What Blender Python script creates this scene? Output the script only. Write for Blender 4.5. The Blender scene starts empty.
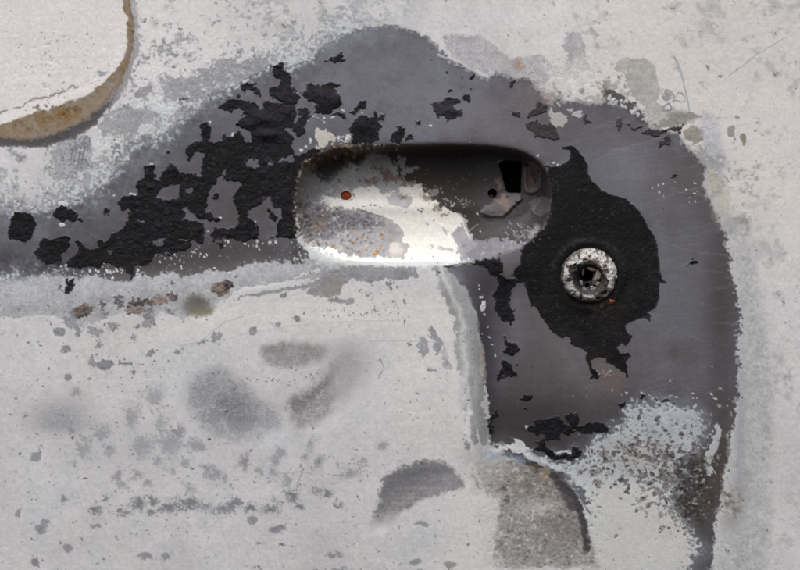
import bpy, math, random
import numpy as np

# ------------------------------------------------------------------ camera, sky, sun, exposure
SC = bpy.context.scene
S = 0.0005                      # metres per unit of the layout below (one unit = half a millimetre)
CX, CY = 400.0, 285.0           # layout point the camera looks at
DIST = 0.95
cam_data = bpy.data.cameras.new("camera")
cam = bpy.data.objects.new("camera", cam_data)
SC.collection.objects.link(cam)
cam.location = (0, -DIST, 0)
cam.rotation_euler = (math.radians(90), 0, 0)
cam_data.sensor_width = 36.0
cam_data.lens = 36.0 * DIST / (800 * S)
cam_data.clip_start = 0.01
cam_data.clip_end = 200.0
SC.camera = cam

SUN_ELEV, SUN_ROT = math.radians(56), math.radians(20)     # from above, a little to the left, in front of the door
world = bpy.data.worlds.new("World")
SC.world = world
world.use_nodes = True
wn = world.node_tree
wn.nodes.clear()
sky = wn.nodes.new("ShaderNodeTexSky")
sky.sky_type = 'NISHITA'
sky.sun_disc = False
sky.sun_elevation = SUN_ELEV
sky.sun_rotation = math.radians(180) + SUN_ROT
sky.dust_density = 6.0
sky.ozone_density = 1.0
sky.air_density = 1.0
hsv = wn.nodes.new("ShaderNodeHueSaturation")             # an overcast sky: nearly grey
hsv.inputs['Saturation'].default_value = 0.30
bg = wn.nodes.new("ShaderNodeBackground")
bg.inputs['Strength'].default_value = 0.13
wo = wn.nodes.new("ShaderNodeOutputWorld")
wn.links.new(sky.outputs[0], hsv.inputs['Color'])
wn.links.new(hsv.outputs[0], bg.inputs['Color'])
wn.links.new(bg.outputs[0], wo.inputs['Surface'])

sun_data = bpy.data.lights.new("sun", 'SUN')
sun_data.energy = 1.5
sun_data.angle = math.radians(24)
sun_data.color = (1.0, 0.985, 0.965)
sun = bpy.data.objects.new("sun", sun_data)
SC.collection.objects.link(sun)
sd_dir = (math.cos(SUN_ELEV) * math.sin(SUN_ROT), math.cos(SUN_ELEV) * math.cos(SUN_ROT), -math.sin(SUN_ELEV))
import mathutils
sun.rotation_euler = mathutils.Vector(sd_dir).to_track_quat('-Z', 'Y').to_euler()

SC.view_settings.view_transform = 'Standard'
SC.view_settings.look = 'None'
SC.view_settings.exposure = 0.0
SC.view_settings.gamma = 1.0
SC.view_settings.use_curve_mapping = False
ALBEDO_GAIN = 1.0               # overall paint and oxide reflectance

# ------------------------------------------------------------------ layout grid
def axis(a, b, step, lo, hi):
    mid = np.arange(a, b + step * 0.5, step)
    def out(n0, target, sgn):
        v, s, x = [], step, n0
        while (x - target) * sgn < 0:
            s = min(s * 1.09, 6.0)
            x += sgn * s
            v.append(x)
        return v
    left = out(mid[0], lo, -1)[::-1]
    right = out(mid[-1], hi, 1)
    return np.concatenate([left, mid, right])

STEP = 0.78
ax = axis(-6, 806, STEP, -150, 950)
ay = axis(-6, 576, STEP, -150, 720)
W, H = len(ax), len(ay)
X, Y = np.meshgrid(ax.astype(np.float32), ay.astype(np.float32))
NEAR = 1.0

def sl(x0, y0, x1, y1, m=22):
    i0, i1 = np.searchsorted(ay, y0 - m), np.searchsorted(ay, y1 + m)
    j0, j1 = np.searchsorted(ax, x0 - m), np.searchsorted(ax, x1 + m)
    return slice(max(i0, 0), min(i1 + 1, H)), slice(max(j0, 0), min(j1 + 1, W))

# ------------------------------------------------------------------ noise
def lattice(seed):
    return np.random.RandomState(seed).rand(512, 512).astype(np.float32)
_L = {}
def vnoise(x, y, seed):
    if seed not in _L:
        _L[seed] = lattice(seed)
    L = _L[seed]
    xf, yf = np.floor(x), np.floor(y)
    u, v = x - xf, y - yf
    xi, yi = xf.astype(np.int32) & 511, yf.astype(np.int32) & 511
    x2, y2 = (xi + 1) & 511, (yi + 1) & 511
    u = u * u * (3 - 2 * u)
    v = v * v * (3 - 2 * v)
    a = L[yi, xi] * (1 - u) + L[yi, x2] * u
    b = L[y2, xi] * (1 - u) + L[y2, x2] * u
    return (a * (1 - v) + b * v)
def fbm(x, y, scale, octs, seed, gain=0.5, sy=1.0):
    s, amp, tot = 0.0, 1.0, 0.0
    f = 1.0 / scale
    for o in range(octs):
        c, n = math.cos(0.6 * o + .3), math.sin(0.6 * o + .3)
        if sy != 1.0: c, n = 1.0, 0.0
        s = s + amp * (vnoise((x * c - y * n) * f + 17.3 * o + 300, (x * n + y * c) * f * sy + 9.1 * o + 300, seed + o) - 0.5)
        tot += amp * 0.29
        amp *= gain
        f *= 2.03
    return s / tot              # roughly unit deviation

print("noise...")
N3 = fbm(X, Y, 2.6, 2, 11)
N3b = fbm(X, Y, 2.3, 2, 17)
N6 = fbm(X, Y, 6, 3, 21)
N6b = fbm(X, Y, 6, 3, 31)
N16 = fbm(X, Y, 16, 4, 41)
N16b = fbm(X, Y, 16, 4, 51)
N50 = fbm(X, Y, 50, 4, 61)
N50b = fbm(X, Y, 55, 3, 71)
N150 = fbm(X, Y, 140, 3, 81)
FINE = np.random.RandomState(5).randn(H, W).astype(np.float32)
HST = fbm(X, Y, 3.0, 3, 91, sy=1/14.0 * 1.0) if False else fbm(X / 16.0, Y, 2.2, 2, 91)   # long horizontal streaks
# warped coordinates: paint tears (A) and crumbly oxide (B)
WA = (X + 1.5 * N6 + 2.0 * N16, Y + 1.5 * N6b + 2.0 * N16b)
AMP = 0.35 + 1.1 * np.clip(0.5 + 0.6 * N50b, 0, 1.4)      # some edges crisp, some crumbled
WB = (X + AMP * (1.2 * N6b + 1.6 * N3) + 1.8 * N16b, Y + AMP * (1.2 * N6 + 1.6 * fbm(X, Y, 2.6, 2, 15)) + 1.8 * N16)
WN = (X + 0.25 * N6, Y + 0.25 * N6b)
WARP = {'A': WA, 'B': WB, 'N': WN, '0': (X, Y)}

def T(x0, y0, pts, s=4.0):
    return [(x0 + a / s, y0 + b / s) for a, b in pts]

def sdf_xy(P, x, y):
    P = np.asarray(P, dtype=np.float32)
    d2 = np.full(x.shape, 1e9, np.float32)
    ins = np.zeros(x.shape, bool)
    n = len(P)
    for i in range(n):
        ax_, ay_ = P[i]; bx, by = P[(i + 1) % n]
        ex, ey = bx - ax_, by - ay_
        L2 = ex * ex + ey * ey
        if L2 < 1e-9: continue
        wx, wy = x - ax_, y - ay_
        t = np.clip((wx * ex + wy * ey) / L2, 0, 1)
        dx, dy = wx - t * ex, wy - t * ey
        np.minimum(d2, dx * dx + dy * dy, out=d2)
        if ay_ != by:
            c = ((ay_ > y) != (by > y)) & (wx < ex * wy / ey)
            ins ^= c
    d = np.sqrt(d2)
    return np.where(ins, d, -d)

def sdf(P, warp='A', m=26):
    P = np.asarray(P)
    s = sl(P[:, 0].min(), P[:, 1].min(), P[:, 0].max(), P[:, 1].max(), m)
    out = np.full((H, W), -999.0, np.float32)
    wx, wy = WARP[warp]
    out[s] = sdf_xy(P, wx[s], wy[s])
    return out
def union(polys, warp='A', m=26):
    o = np.full((H, W), -999.0, np.float32)
    for p in polys:
        np.maximum(o, sdf(p, warp, m), out=o)
    return o
def sm(x, a, b):
    t = np.clip((x - a) / (b - a), 0, 1)
    return t * t * (3 - 2 * t)
def edge(sd, w=0.9):
    return np.clip(0.5 + sd / w, 0, 1)
def rnd_poly(P, k=2):           # Chaikin corner cutting
    P = [tuple(p) for p in P]
    for _ in range(k):
        Q = []
        for i in range(len(P)):
            a, b = P[i], P[(i + 1) % len(P)]
            Q += [(a[0] * .75 + b[0] * .25, a[1] * .75 + b[1] * .25), (a[0] * .25 + b[0] * .75, a[1] * .25 + b[1] * .75)]
        P = Q
    return P

# ------------------------------------------------------------------ surface layers: pigment (sRGB), roughness, metalness, grain, height
COL = np.zeros((H, W, 3), np.float32)
RGH = np.full((H, W), 0.75, np.float32)
MET = np.zeros((H, W), np.float32)
GRN = np.full((H, W), 0.5, np.float32)     # fine bump amount
HT = np.zeros((H, W), np.float32)          # height towards the viewer, layout units

def put(mask, rgb, rough=None, met=None, grain=None, s=None):
    if s is None: s = (slice(None), slice(None))
    m = mask[..., None]
    c = np.asarray(rgb, np.float32) / 255.0
    COL[s] = COL[s] * (1 - m) + c * m
    for arr, v in ((RGH, rough), (MET, met), (GRN, grain)):
        if v is not None: arr[s] = arr[s] * (1 - mask) + v * mask
def tint(f, s=None):
    if s is None: s = (slice(None), slice(None))
    COL[s] = COL[s] * (f[..., None] if f.ndim == 2 else f)

def dab(x, y, rx, ry, rgb, a=1.0, soft=0.8, warp='A', rot=0.0, h=0.0, **k):
    r = max(rx, ry)
    s = sl(x - r, y - r, x + r, y + r, 6)
    wx, wy = WARP[warp][0][s] - x, WARP[warp][1][s] - y
    c, n = math.cos(rot), math.sin(rot)
    u, v = (wx * c + wy * n) / rx, (-wx * n + wy * c) / ry
    d = (1 - np.sqrt(u * u + v * v)) * min(rx, ry)
    m = np.clip(0.5 + d / soft, 0, 1)
    m = m * m * (3 - 2 * m)
    put(m * a, rgb, s=s, **k)
    if h: HT[s] += m * h
    return m
def gauss(x, y, rx, ry, rot=0.0, power=2.0):
    c, n = math.cos(rot), math.sin(rot)
    u, v = ((X - x) * c + (Y - y) * n) / rx, (-(X - x) * n + (Y - y) * c) / ry
    return np.exp(-np.power(u * u + v * v, power / 2))
def stroke(pts, w, rgb, a=1.0, warp='N', h=0.0, s0=0.7, **k):
    P = np.asarray(pts, np.float32)
    s = sl(P[:, 0].min(), P[:, 1].min(), P[:, 0].max(), P[:, 1].max(), w + 6)
    x, y = WARP[warp][0][s], WARP[warp][1][s]
    d2 = np.full(x.shape, 1e9, np.float32)
    for (x0, y0), (x1, y1) in zip(P[:-1], P[1:]):
        ex, ey = x1 - x0, y1 - y0
        t = np.clip(((x - x0) * ex + (y - y0) * ey) / max(ex * ex + ey * ey, 1e-6), 0, 1)
        d2 = np.minimum(d2, (x - x0 - t * ex) ** 2 + (y - y0 - t * ey) ** 2)
    m = np.clip(0.5 + (w * 0.5 - np.sqrt(d2)) / s0, 0, 1)
    put(m * a, rgb, s=s, **k)
    if h: HT[s] += m * h

rng = random.Random(4)
print("layers...")
# --- 1 whitish oxide everywhere
WHITE = (206, 205, 206)
put(np.ones((H, W), np.float32), WHITE, 0.8, 0.0, 0.7)
tint(1 + 0.03 * N50 + 0.02 * N16 + 0.006 * N3)
put(gauss(610, 50, 60, 60) * 0.6, (222, 216, 210))
put(sm(X, 560, 640) * sm(-Y, -300, -200) * 0.75, (214, 209, 205))
put(np.clip(gauss(110, 40, 120, 70) * 1.2, 0, 1) * sm(-Y, -170, -110), (222, 219, 219))
put(edge(N50b - 0.7, 1.5) * 0.25, (176, 176, 180))

om = np.clip(sm(-Y, -75, -30) + sm(X, 730, 770), 0, 1)
m = edge(.7 * N50b + .6 * N16 + .5 * N6 - .75, .6) * om
put(m * .7, (170, 169, 173)); HT -= .2 * m
m = edge(.8 * N50 + .5 * N16b + .5 * N6b - 1.3, .6) * om
put(m * .6, (146, 144, 142))
put(edge(N16 * .5 + N6 * .9 + .7 * N3 - 2.6, .5) * .7, (140, 140, 144))
put(np.clip(.5 * N50 + .3 * N16b, 0, 1) * .22, (196, 197, 206))
put(np.clip(.5 * N50b + .3 * N16 + .2 * N3, 0, 1) * .25, (214, 209, 202))
put(edge(.8 * N3b + .6 * N6 + .35 * FINE - 1.9, .6) * .35, (168, 168, 174))
# --- 2 steel, blue grey, where paint and oxide are gone
STEEL = [(-190, 215), (-20, 208), (48, 205), (60, 206), (70, 197), (78, 194), (92, 188), (104, 176), (108, 168), (118, 160), (128, 150),
 (132, 143), (142, 139), (158, 139), (168, 131), (176, 121), (186, 111), (200, 103), (206, 95), (218, 91), (226, 87), (236, 83), (242, 79),
 (252, 74), (262, 68), (268, 63), (280, 66), (290, 68), (299, 63), (312, 58), (317, 50), (330, 41), (352, 31), (380, 25), (408, 27), (428, 38), (441, 50),
 (446, 56), (455, 62), (470, 68), (486, 76), (490, 78), (496, 71), (505, 75), (517, 79), (530, 78), (536, 87), (541, 95), (550, 100), (566, 101),
 (580, 101), (592, 102), (601, 102), (605, 90), (614, 94), (620, 100), (635, 103), (642, 112), (646, 122), (655, 127), (670, 130), (680, 135),
 (685, 145), (692, 152), (700, 158), (707, 165), (706, 172), (705, 185), (707, 197), (715, 207), (721, 214), (722, 222), (726, 232),
 (730, 247), (732, 262), (732, 277), (737, 290), (739, 307), (742, 315), (740, 335), (741, 362), (739, 375), (740, 390), (736, 410),
 (735, 430), (732, 437), (732, 455), (727, 472), (724, 490), (720, 510), (712, 600), (700, 780), (590, 780), (595, 560), (590, 516), (580, 500),
 (570, 487), (555, 475), (540, 463), (520, 452), (500, 448), (489, 446), (488, 430), (486, 400), (484, 385), (484, 375), (482, 345),
 (476, 330), (475, 312), (466, 291), (458, 284), (452, 276), (447, 269), (449, 262), (480, 240), (400, 200), (310, 200), (297, 245),
 (303, 261), (290, 261), (285, 263), (265, 261), (255, 263), (245, 266), (230, 271), (215, 269), (200, 273), (182, 278), (172, 274),
 (162, 277), (150, 281), (140, 276), (132, 283), (110, 280), (92, 277), (78, 280), (55, 276), (-20, 285), (-190, 300)]
sdD = sdf(STEEL, 'B', 60)
# pale zone hugging the steel: grey oxide, more mottled and bluish towards the steel
near = np.exp(-np.clip(-sdD, 0, 80) / 16.0)
ul = sm(-(X + 1.2 * Y), -470, -330) * sm(Y, -60, 20)           # upper left wedge
tr = sm(X, 430, 470) * sm(-Y, -200, -130)
GREYOX = (163, 163, 169)
nd = (sdD < 2)
N25 = fbm(X, Y, 24, 4, 161)
m = edge(0.8 * N25 + 0.7 * N6 + 0.5 * N3 + 2.2 * near - 0.9, 0.7) * ul * nd
put(m * 0.9, (156, 156, 161), 0.75, 0, 0.8); HT -= 0.25 * m
m = edge(0.9 * N16b + 0.8 * N6b + 0.7 * N3 + 1.4 * near - 1.5, 0.7) * ul * nd
put(m * 0.8, (128, 128, 135))
m = edge(0.9 * N25 + 0.5 * N6 + 0.9 * N3b + 0.5 * near - .7, 0.8) * ul * nd * np.clip(near * 2.5, 0, 1)
put(m * 0.8, (206, 213, 217)); HT += .2 * m
m = edge(0.9 * N6 + 1.0 * N3 + 0.9 * near - 2.1, 0.6) * ul * nd
put(m * 0.8, (84, 86, 96))
m = edge(0.9 * N3 + 0.9 * N6b + .3 * N25 - 1.6, 0.6) * ul * nd * sm(near, .05, .3)
put(m * .8, (222, 222, 220)); HT += .25 * m
m = edge(1.0 * N3b + 0.8 * N6 + .3 * N16 - 1.7, 0.6) * ul * nd * sm(near, .05, .3)
put(m * .8, (106, 106, 112)); HT -= .2 * m
put(edge(.8 * N6b + .8 * N3b - 2.0, .6) * ul * nd * .6, (150, 130, 104))
sw = ul * sm(-X, -250, -190) * sm(Y, 40, 80)
inD = np.clip(.5 + (sdD + sw * (3.2 * N16 + 2.2 * N6 + 1.6 * N3 - 2.0)) / (1.2 + 7.0 * sw), 0, 1)
put(inD, (90, 89, 94), 0.46, 0.08, 0.4)
HT -= 0.35 * inD
dv = 1 + 0.07 * N50 + 0.07 * N150 + 0.04 * N16 + 0.018 * N6 + 0.024 * HST + 0.03 * FINE
COL[:] = np.where((inD > 0.01)[..., None], COL * (1 + (dv[..., None] - 1) * inD[..., None]), COL)
def stain(g, rgb, a): put(np.clip(g, 0, 1) * a * inD, rgb)
stain(gauss(420, 95, 120, 45), (120, 120, 132), .85)
stain(np.clip(.6 * N50 + .5 * N16, 0, 1), (118, 121, 133), .5)
stain(np.clip(-.6 * N50b - .5 * N16b, 0, 1), (70, 63, 64), .5)
stain(np.clip(.7 * N25 + .4 * N6b - .1, 0, 1), (120, 120, 129), .35)
stain(np.clip(-.7 * N25 + .4 * N6 - .2, 0, 1), (68, 63, 66), .4)
stain(edge(N3b + .5 * N6 + .3 * FINE - 2.0, .6), (134, 132, 138), .4)
stain(edge(FINE - 2.3, .5), (60, 56, 58), .6)
stain(edge(-FINE - 2.4, .5), (140, 138, 142), .5)
stain(np.clip(.7 * N16 + .5 * N6 - .6, 0, 1), (124, 126, 136), .35)
stain(edge(.8 * N6 + .6 * N3b + .3 * N16b - 2.2, .8), (56, 52, 54), .6)
stain(gauss(480, 118, 60, 25), (118, 115, 124), .6)
stain(gauss(520, 135, 30, 20), (116, 108, 112), .5)
stain(gauss(395, 130, 50, 14), (112, 110, 120), .5)
stain(gauss(240, 120, 90, 40), (98, 97, 107), .6)
stain(gauss(630, 165, 55, 40, .4), (120, 120, 129), .8)
stain(gauss(670, 310, 34, 60), (114, 114, 122), .6)
stain(gauss(690, 250, 30, 80), (104, 103, 110), .6)
stain(gauss(680, 175, 30, 25), (100, 92, 92), .5)
stain(gauss(690, 360, 40, 50), (108, 107, 115), .6)
stain(gauss(625, 300 + 60, 40, 30), (98, 94, 98), .5)
stain(gauss(560, 350, 45, 12, 1.0), (116, 111, 114), .7)
stain(gauss(590, 385, 50, 22, -.3), (108, 102, 105), .6)
stain(gauss(530, 375, 30, 20), (78, 73, 75), .6)
stain(gauss(545, 350, 25, 50), (88, 83, 84), .5)
stain(np.clip(gauss(530, 425, 75, 34) * 1.2, 0, 1), (54, 51, 53), .85)
stain(gauss(480, 320, 15, 90), (60, 58, 62), .85)
stain(np.clip(gauss(110, 264, 190, 20, -.03) * 1.15, 0, 1), (54, 51, 53), .9)
stain(gauss(80, 215, 40, 22), (80, 78, 82), .6)
stain(gauss(722, 300, 16, 140), (70, 65, 67), .75)
stain(gauss(640, 415, 60, 16), (76, 73, 76), .6)
stain(gauss(690, 355, 14, 12), (78, 74, 74), .5)
stain(gauss(675, 352, 8, 8), (70, 64, 64), .5)
stain(gauss(695, 190, 22, 14, .5), (74, 68, 70), .6)
stain(gauss(535, 260 + 55, 12, 40), (92, 88, 92), .5)
stain(gauss(230, 190, 60, 30), (92, 89, 94), .5)
stain(gauss(560, 120, 50, 20), (92, 86, 88), .6)
stain(gauss(700, 470, 30, 60), (70, 64, 60), .8)
# bluish-white veil at the steel's upper left edge
ve = np.exp(-np.clip(sdD - 2, 0, 60) / (13.0 + 8 * gauss(80, 185, 50, 30))) * inD * ul
put(np.clip(ve * (0.6 + 0.5 * N16 + 0.35 * N6 + 0.3 * N3), 0, 1) * 0.85, (146, 154, 166), 0.6, 0.0)
put(np.clip(edge(ve + 0.35 * N6 + 0.4 * N3 - .95, 0.4), 0, 1) * ve, (184, 192, 200), 0.7, 0.0)
# crumbled pale rim on the other steel edges
m = edge(1.6 + sdD * -1.0 + 1.5 * N3 + 0.8 * N6, 1.2) * edge(sdD + 2.2, 1) * (1 - ul)
put(m * 0.5, (188, 189, 192), 0.8, 0)

# --- 3 grey oxide fields with their own outlines
def field(poly, rgb, a=0.9, warp='B', dh=-0.2, w=0.9, rough=0.8, thr=1.1, keep=None):
    sd = sdf(poly, warp, 20)
    m = edge(sd + thr * N3, w) * a
    if keep is not None: m = m * keep
    put(m, rgb, rough, 0.0, 0.8)
    COL[:] = COL * (1 + (m * (.045 * N6 + .04 * N3 + .04 * N16b + .03 * FINE))[..., None])
    pits = m * edge(.8 * N3 + .5 * N6b + .3 * FINE - 1.5, .5)
    put(pits * .55, tuple(v * .66 for v in rgb))
    lits = m * edge(.8 * N3b + .5 * N6 + .3 * FINE - 1.55, .5)
    put(lits * .6, (200, 200, 202))
    HT[:] += dh * m
    return m
notD = 1 - inD
# band between the steel and the white lower left
band = [(-160, 280), (55, 274), (140, 276), (220, 266), (300, 258), (322, 262), (345, 264), (340, 272), (322, 277), (300, 281), (275, 283), (250, 288), (235, 292), (228, 300), (212, 303),
        (205, 312), (180, 318), (160, 313), (150, 322), (143, 316), (120, 314), (105, 318), (88, 326), (80, 334), (70, 326), (55, 316), (-160, 322)]
field(band, (160, 161, 165), .92, keep=notD, thr=1.2)
put(np.clip(gauss(330, 318, 190, 22, -.05) + gauss(425, 370, 40, 70) + .25 * N25, 0, 1) * notD * .55 * sm(Y, 285, 300), (222, 220, 217))
field(T(200, 170, [(130, 522), (200, 492), (330, 477), (440, 450), (480, 432), (530, 400), (560, 385), (620, 385), (700, 388), (800, 382), (860, 384), (870, 430), (800, 432), (700, 440), (650, 452),
      (605, 440), (590, 455), (560, 470), (560, 500), (500, 520), (430, 492), (440, 470), (330, 490), (250, 500), (190, 510), (140, 530)]), (136, 136, 141), .85, keep=notD, thr=0.8)
field(T(200, 170, [(500, 520), (550, 510), (560, 525), (610, 515), (620, 535), (600, 545), (560, 540), (520, 538)]), (140, 140, 146), .9)
field(T(200, 170, [(480, 455), (530, 420), (580, 440), (560, 500), (500, 515), (430, 495)]), (150, 143, 141), .6, thr=1.5)
stroke([(243, 289), (262, 286), (283, 283), (300, 277), (318, 270)], 2.0, (215, 214, 214), .85, warp='B')
stroke([(200, 292), (225, 289), (245, 288)], 1.6, (205, 204, 204), .6, warp='B')
# upright strip below the recess
strip = T(400, 290, [(110, -100), (150, -60), (165, 20), (195, 70), (215, 130), (222, 200), (225, 290), (235, 345), (262, 350), (262, 480), (256, 560), (300, 600), (340, 620),
                     (362, 560), (345, 480), (345, 350), (316, 340), (320, 230), (306, 160), (300, 80), (265, 0), (230, -40), (200, -70), (190, -100)])
field(strip, (166, 166, 168), .95, keep=notD, thr=1.0)
put(gauss(482, 350, 4, 26) * notD, (158, 152, 140))
put(edge(sdf(strip, 'B') , 3) * np.clip(0.5 * N6 + 0.4 * N3, 0, 1) * notD * .4, (200, 200, 200))
put(edge(sdf(strip, 'B') , 3) * np.clip(0.5 * N6b + 0.5 * N3 - .3, 0, 1) * notD * .6, (125, 125, 130))
field(T(400, 290, [(240, 350), (262, 350), (262, 480), (240, 490), (232, 420)]), (190, 190, 192), .6)
field(T(400, 390, [(265, 150), (300, 150), (310, 200), (290, 235), (260, 225), (255, 190)]), (130, 130, 135), .8)
field(T(400, 390, [(262, -60), (290, -60), (290, 60), (262, 90)]), (128, 128, 134), .6, thr=1.2)
field(T(400, 390, [(280, 345), (300, 345), (330, 400), (340, 425), (300, 430), (280, 410)]), (135, 135, 140), .8)
ss = edge(sdf(strip, 'B'), 2) * notD
cxs = 452 + 22 * sm(Y, 262, 330) + 4 * sm(Y, 330, 400)
put(ss * np.clip(.75 + .4 * N16, 0, 1) * .75, (140, 141, 144))
put(ss * np.exp(-((X - cxs + 11 + 1.5 * N6) / 3.5) ** 2) * .8, (204, 204, 205))
put(ss * np.exp(-((X - cxs - 1 + 2 * N6b) / 3.5) ** 2) * np.clip(.55 + .5 * N16 + .3 * N3, 0, 1) * .8, (136, 136, 140))
put(ss * edge(.8 * N3 + .7 * N6 - 1.1, .6) * .6, (112, 112, 116))
put(ss * edge(.8 * N3b + .7 * N6b - 1.3, .6) * .6, (200, 200, 200))
put(ss * np.exp(-((X - cxs - 9 + 2 * N6) / 7) ** 2) * np.clip(.7 + .3 * N16b, 0, 1) * .7, (150, 149, 148))
put(notD * gauss(486, 335, 5, 60) * .6, (156, 154, 150))
HT += 2.2 * np.exp(-((X - cxs) / 9) ** 2) * sm(Y, 262, 290) * sm(-Y, -470, -430)
# isolated grey drops in the white
field(T(400, 290, [(120, 145), (135, 145), (150, 170), (162, 200), (175, 210), (165, 260), (150, 265), (140, 235), (140, 200), (122, 180)]), (140, 140, 146), .9)
field(T(400, 290, [(75, 200), (95, 192), (112, 210), (118, 240), (108, 275), (90, 275), (75, 240)]), (145, 145, 151), .9)
field(T(400, 290, [(108, 312), (130, 312), (150, 325), (145, 335), (120, 330)]), (150, 150, 156), .9)
field(T(400, 290, [(160, 280), (175, 270), (190, 290), (208, 320), (200, 335), (175, 320)]), (155, 155, 160), .7)
field(T(400, 290, [(165, 200), (180, 205), (195, 250), (190, 280), (170, 270)]), (160, 160, 165), .5, thr=1.5)

# --- 4 upper left: grey mottles, scratch, and the stained round boss
field(T(50, 50, [(440, 120), (460, 80), (480, 110), (560, 108), (590, 70), (650, 60), (690, 20), (720, 40), (760, 45), (800, 35), (860, 30), (900, 90), (800, 130), (700, 150), (620, 170), (560, 190),
                 (510, 200), (480, 225), (440, 210), (450, 170)]), (154, 154, 159), .9, thr=2.4, keep=notD)
field(T(50, 50, [(250, 240), (300, 218), (400, 225), (430, 260), (400, 290), (345, 300), (330, 350), (300, 372), (240, 350), (195, 330), (190, 290)]), (156, 156, 160), .85, thr=2.4)
field(T(50, 50, [(325, 170), (350, 150), (400, 125), (420, 150), (390, 170), (350, 188), (330, 186)]), (140, 139, 145), .8, w=3)
field(T(50, 50, [(20, 360), (100, 350), (160, 345), (165, 400), (140, 460), (100, 500), (40, 520), (0, 540), (0, 400)]), (160, 160, 164), .8, thr=2.4)
field(T(50, 50, [(90, 370), (130, 350), (160, 350), (158, 400), (130, 390), (100, 400), (80, 400)]), (118, 120, 128), .7, thr=1.8)
for i, x0 in enumerate((69, 72.5, 77, 81)):
    stroke([(x0 + 3, 147), (x0, 165 - i % 2 * 4)], 1.0, (100, 98, 100), .8, h=-.3)
stroke(T(50, 50, [(490, 218), (520, 198), (552, 194)]), 1.6, (62, 58, 58), .9, warp='B')
put(edge(sdf(T(50, 50, [(280, 200), (430, 170), (520, 210), (470, 250), (330, 230)]), 'B'), 1.5) * .7, (216, 220, 222))
uz = notD * sm(-(X + 1.2 * Y), -400, -300) * sm(Y, 20, 50) * sm(X, 20, 60)
m = edge(.9 * N25 + .7 * N6b + .8 * N3 - 1.0, .6) * uz
put(m * .6, (140, 141, 146)); HT -= .15 * m
m = edge(-.7 * N25 + .8 * N6 + .9 * N3b - 1.1, .6) * uz
put(m * .7, (216, 219, 220)); HT += .2 * m
m = edge(N3 + .5 * N6b + .3 * FINE - 1.9, .5) * uz
put(m * .8, (92, 92, 98))
put(edge(.9 * N6b + .7 * N3b + .6 * gauss(128, 118, 14, 14) - 2.1, .6) * uz * .7, (158, 134, 98))
dc = edge(sdf([(66, 140), (90, 135), (94, 160), (88, 185), (66, 182), (60, 160)], 'B') + 2 * N3, 6)
put(dc * edge(N3b + .6 * N6 - .4, .6) * .6, (104, 106, 114)); put(dc * edge(N3 - .8, .6) * .6, (210, 212, 212))
BX, BY = 22.0, 30.0
rr = np.sqrt((WA[0] - BX) ** 2 + (WA[1] - BY) ** 2)
rg = np.sqrt((X - BX) ** 2 + (Y - BY) ** 2)
th = np.arctan2(Y - BY, X - BX)                      # 0 = right, pi/2 = down
inner = 103 - 21 * sm(th, 0.2, 1.15) + 24 * sm(th, 1.35, 2.2)
boss = edge(117 - rr + 1.2 * N3, 1.2)
put(boss, (166, 165, 168), .75, 0, .7)
put(boss * np.clip(.5 * N3 + .4 * N6, 0, 1) * .6, (198, 198, 200))
rb = edge(111 - rr + 1.5 * N3, 1.5) * edge(rr - inner, 2.0)
put(rb, (142, 128, 112), .85, 0, 1.0)
put(rb * np.clip(0.3 + 0.5 * N6 + .35 * N16, 0, 1), (126, 98, 58))
put(rb * np.clip(0.8 * N6b + .3 * N3 - .6, 0, 1) * .8, (146, 100, 44))
put(rb * edge(N3 + .6 * N6 - 1.0, .6) * .6, (90, 82, 78))
put(rb * edge(N3b + .6 * N16b - 1.1, .6) * .6, (158, 152, 148))
put(rb * sm(rr, 98, 110) * sm(th, .3, .7) * .55 * np.clip(.7 + .4 * N6, 0, 1), (150, 146, 146))
put(rb * np.clip(0.5 * N6b + 0.3 * N3 - .35, 0, 1), (104, 100, 100))
m = edge(4.0 - np.abs(rr - 113.5) + 1.2 * N3 - 1.2 + 2 * sm(th, .7, 1.0) * 1.0, 2) * sm(th, .55, .8)
put(m * .85, (88, 86, 90))
put(edge(inner - rr, 1.5), (221, 216, 215), .8, 0, .6)
put(edge(inner - rr, 1.5) * edge(inner - rr - 14, 18) * 0.35, (214, 212, 212))
m = edge(1.0 - np.abs(rr - inner + 12 + 1.5 * N16) * 1.0, 1.2) * sm(th, .55, .9) * edge(0.5 + N6, .6)
put(m * .8, (112, 108, 108))
for _ in range(26):
    a = rng.uniform(.15, 1.5); ri = 108 - 28 * min(1, max(0, (a - .2) / 1.05)) ** 1.3
    q = ri - rng.uniform(-1, 4)
    dab(BX + q * math.cos(a), BY + q * math.sin(a), rng.uniform(1, 2.2), rng.uniform(1, 2), (122, 117, 114), .85)
for _ in range(90):
    a = rng.uniform(.0, 1.55); q = rng.uniform(30, 100)
    dab(BX + q * math.cos(a), BY + q * math.sin(a), rng.uniform(.5, 1.1), rng.uniform(.5, 1), (150, 147, 146), .7)
dab(101, 72, 4, 1.8, (140, 142, 150), .8)
HT += 2.0 * sm(118 - rg, 0, 12) - .5 * sm(inner - rg, 0, 12)

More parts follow.
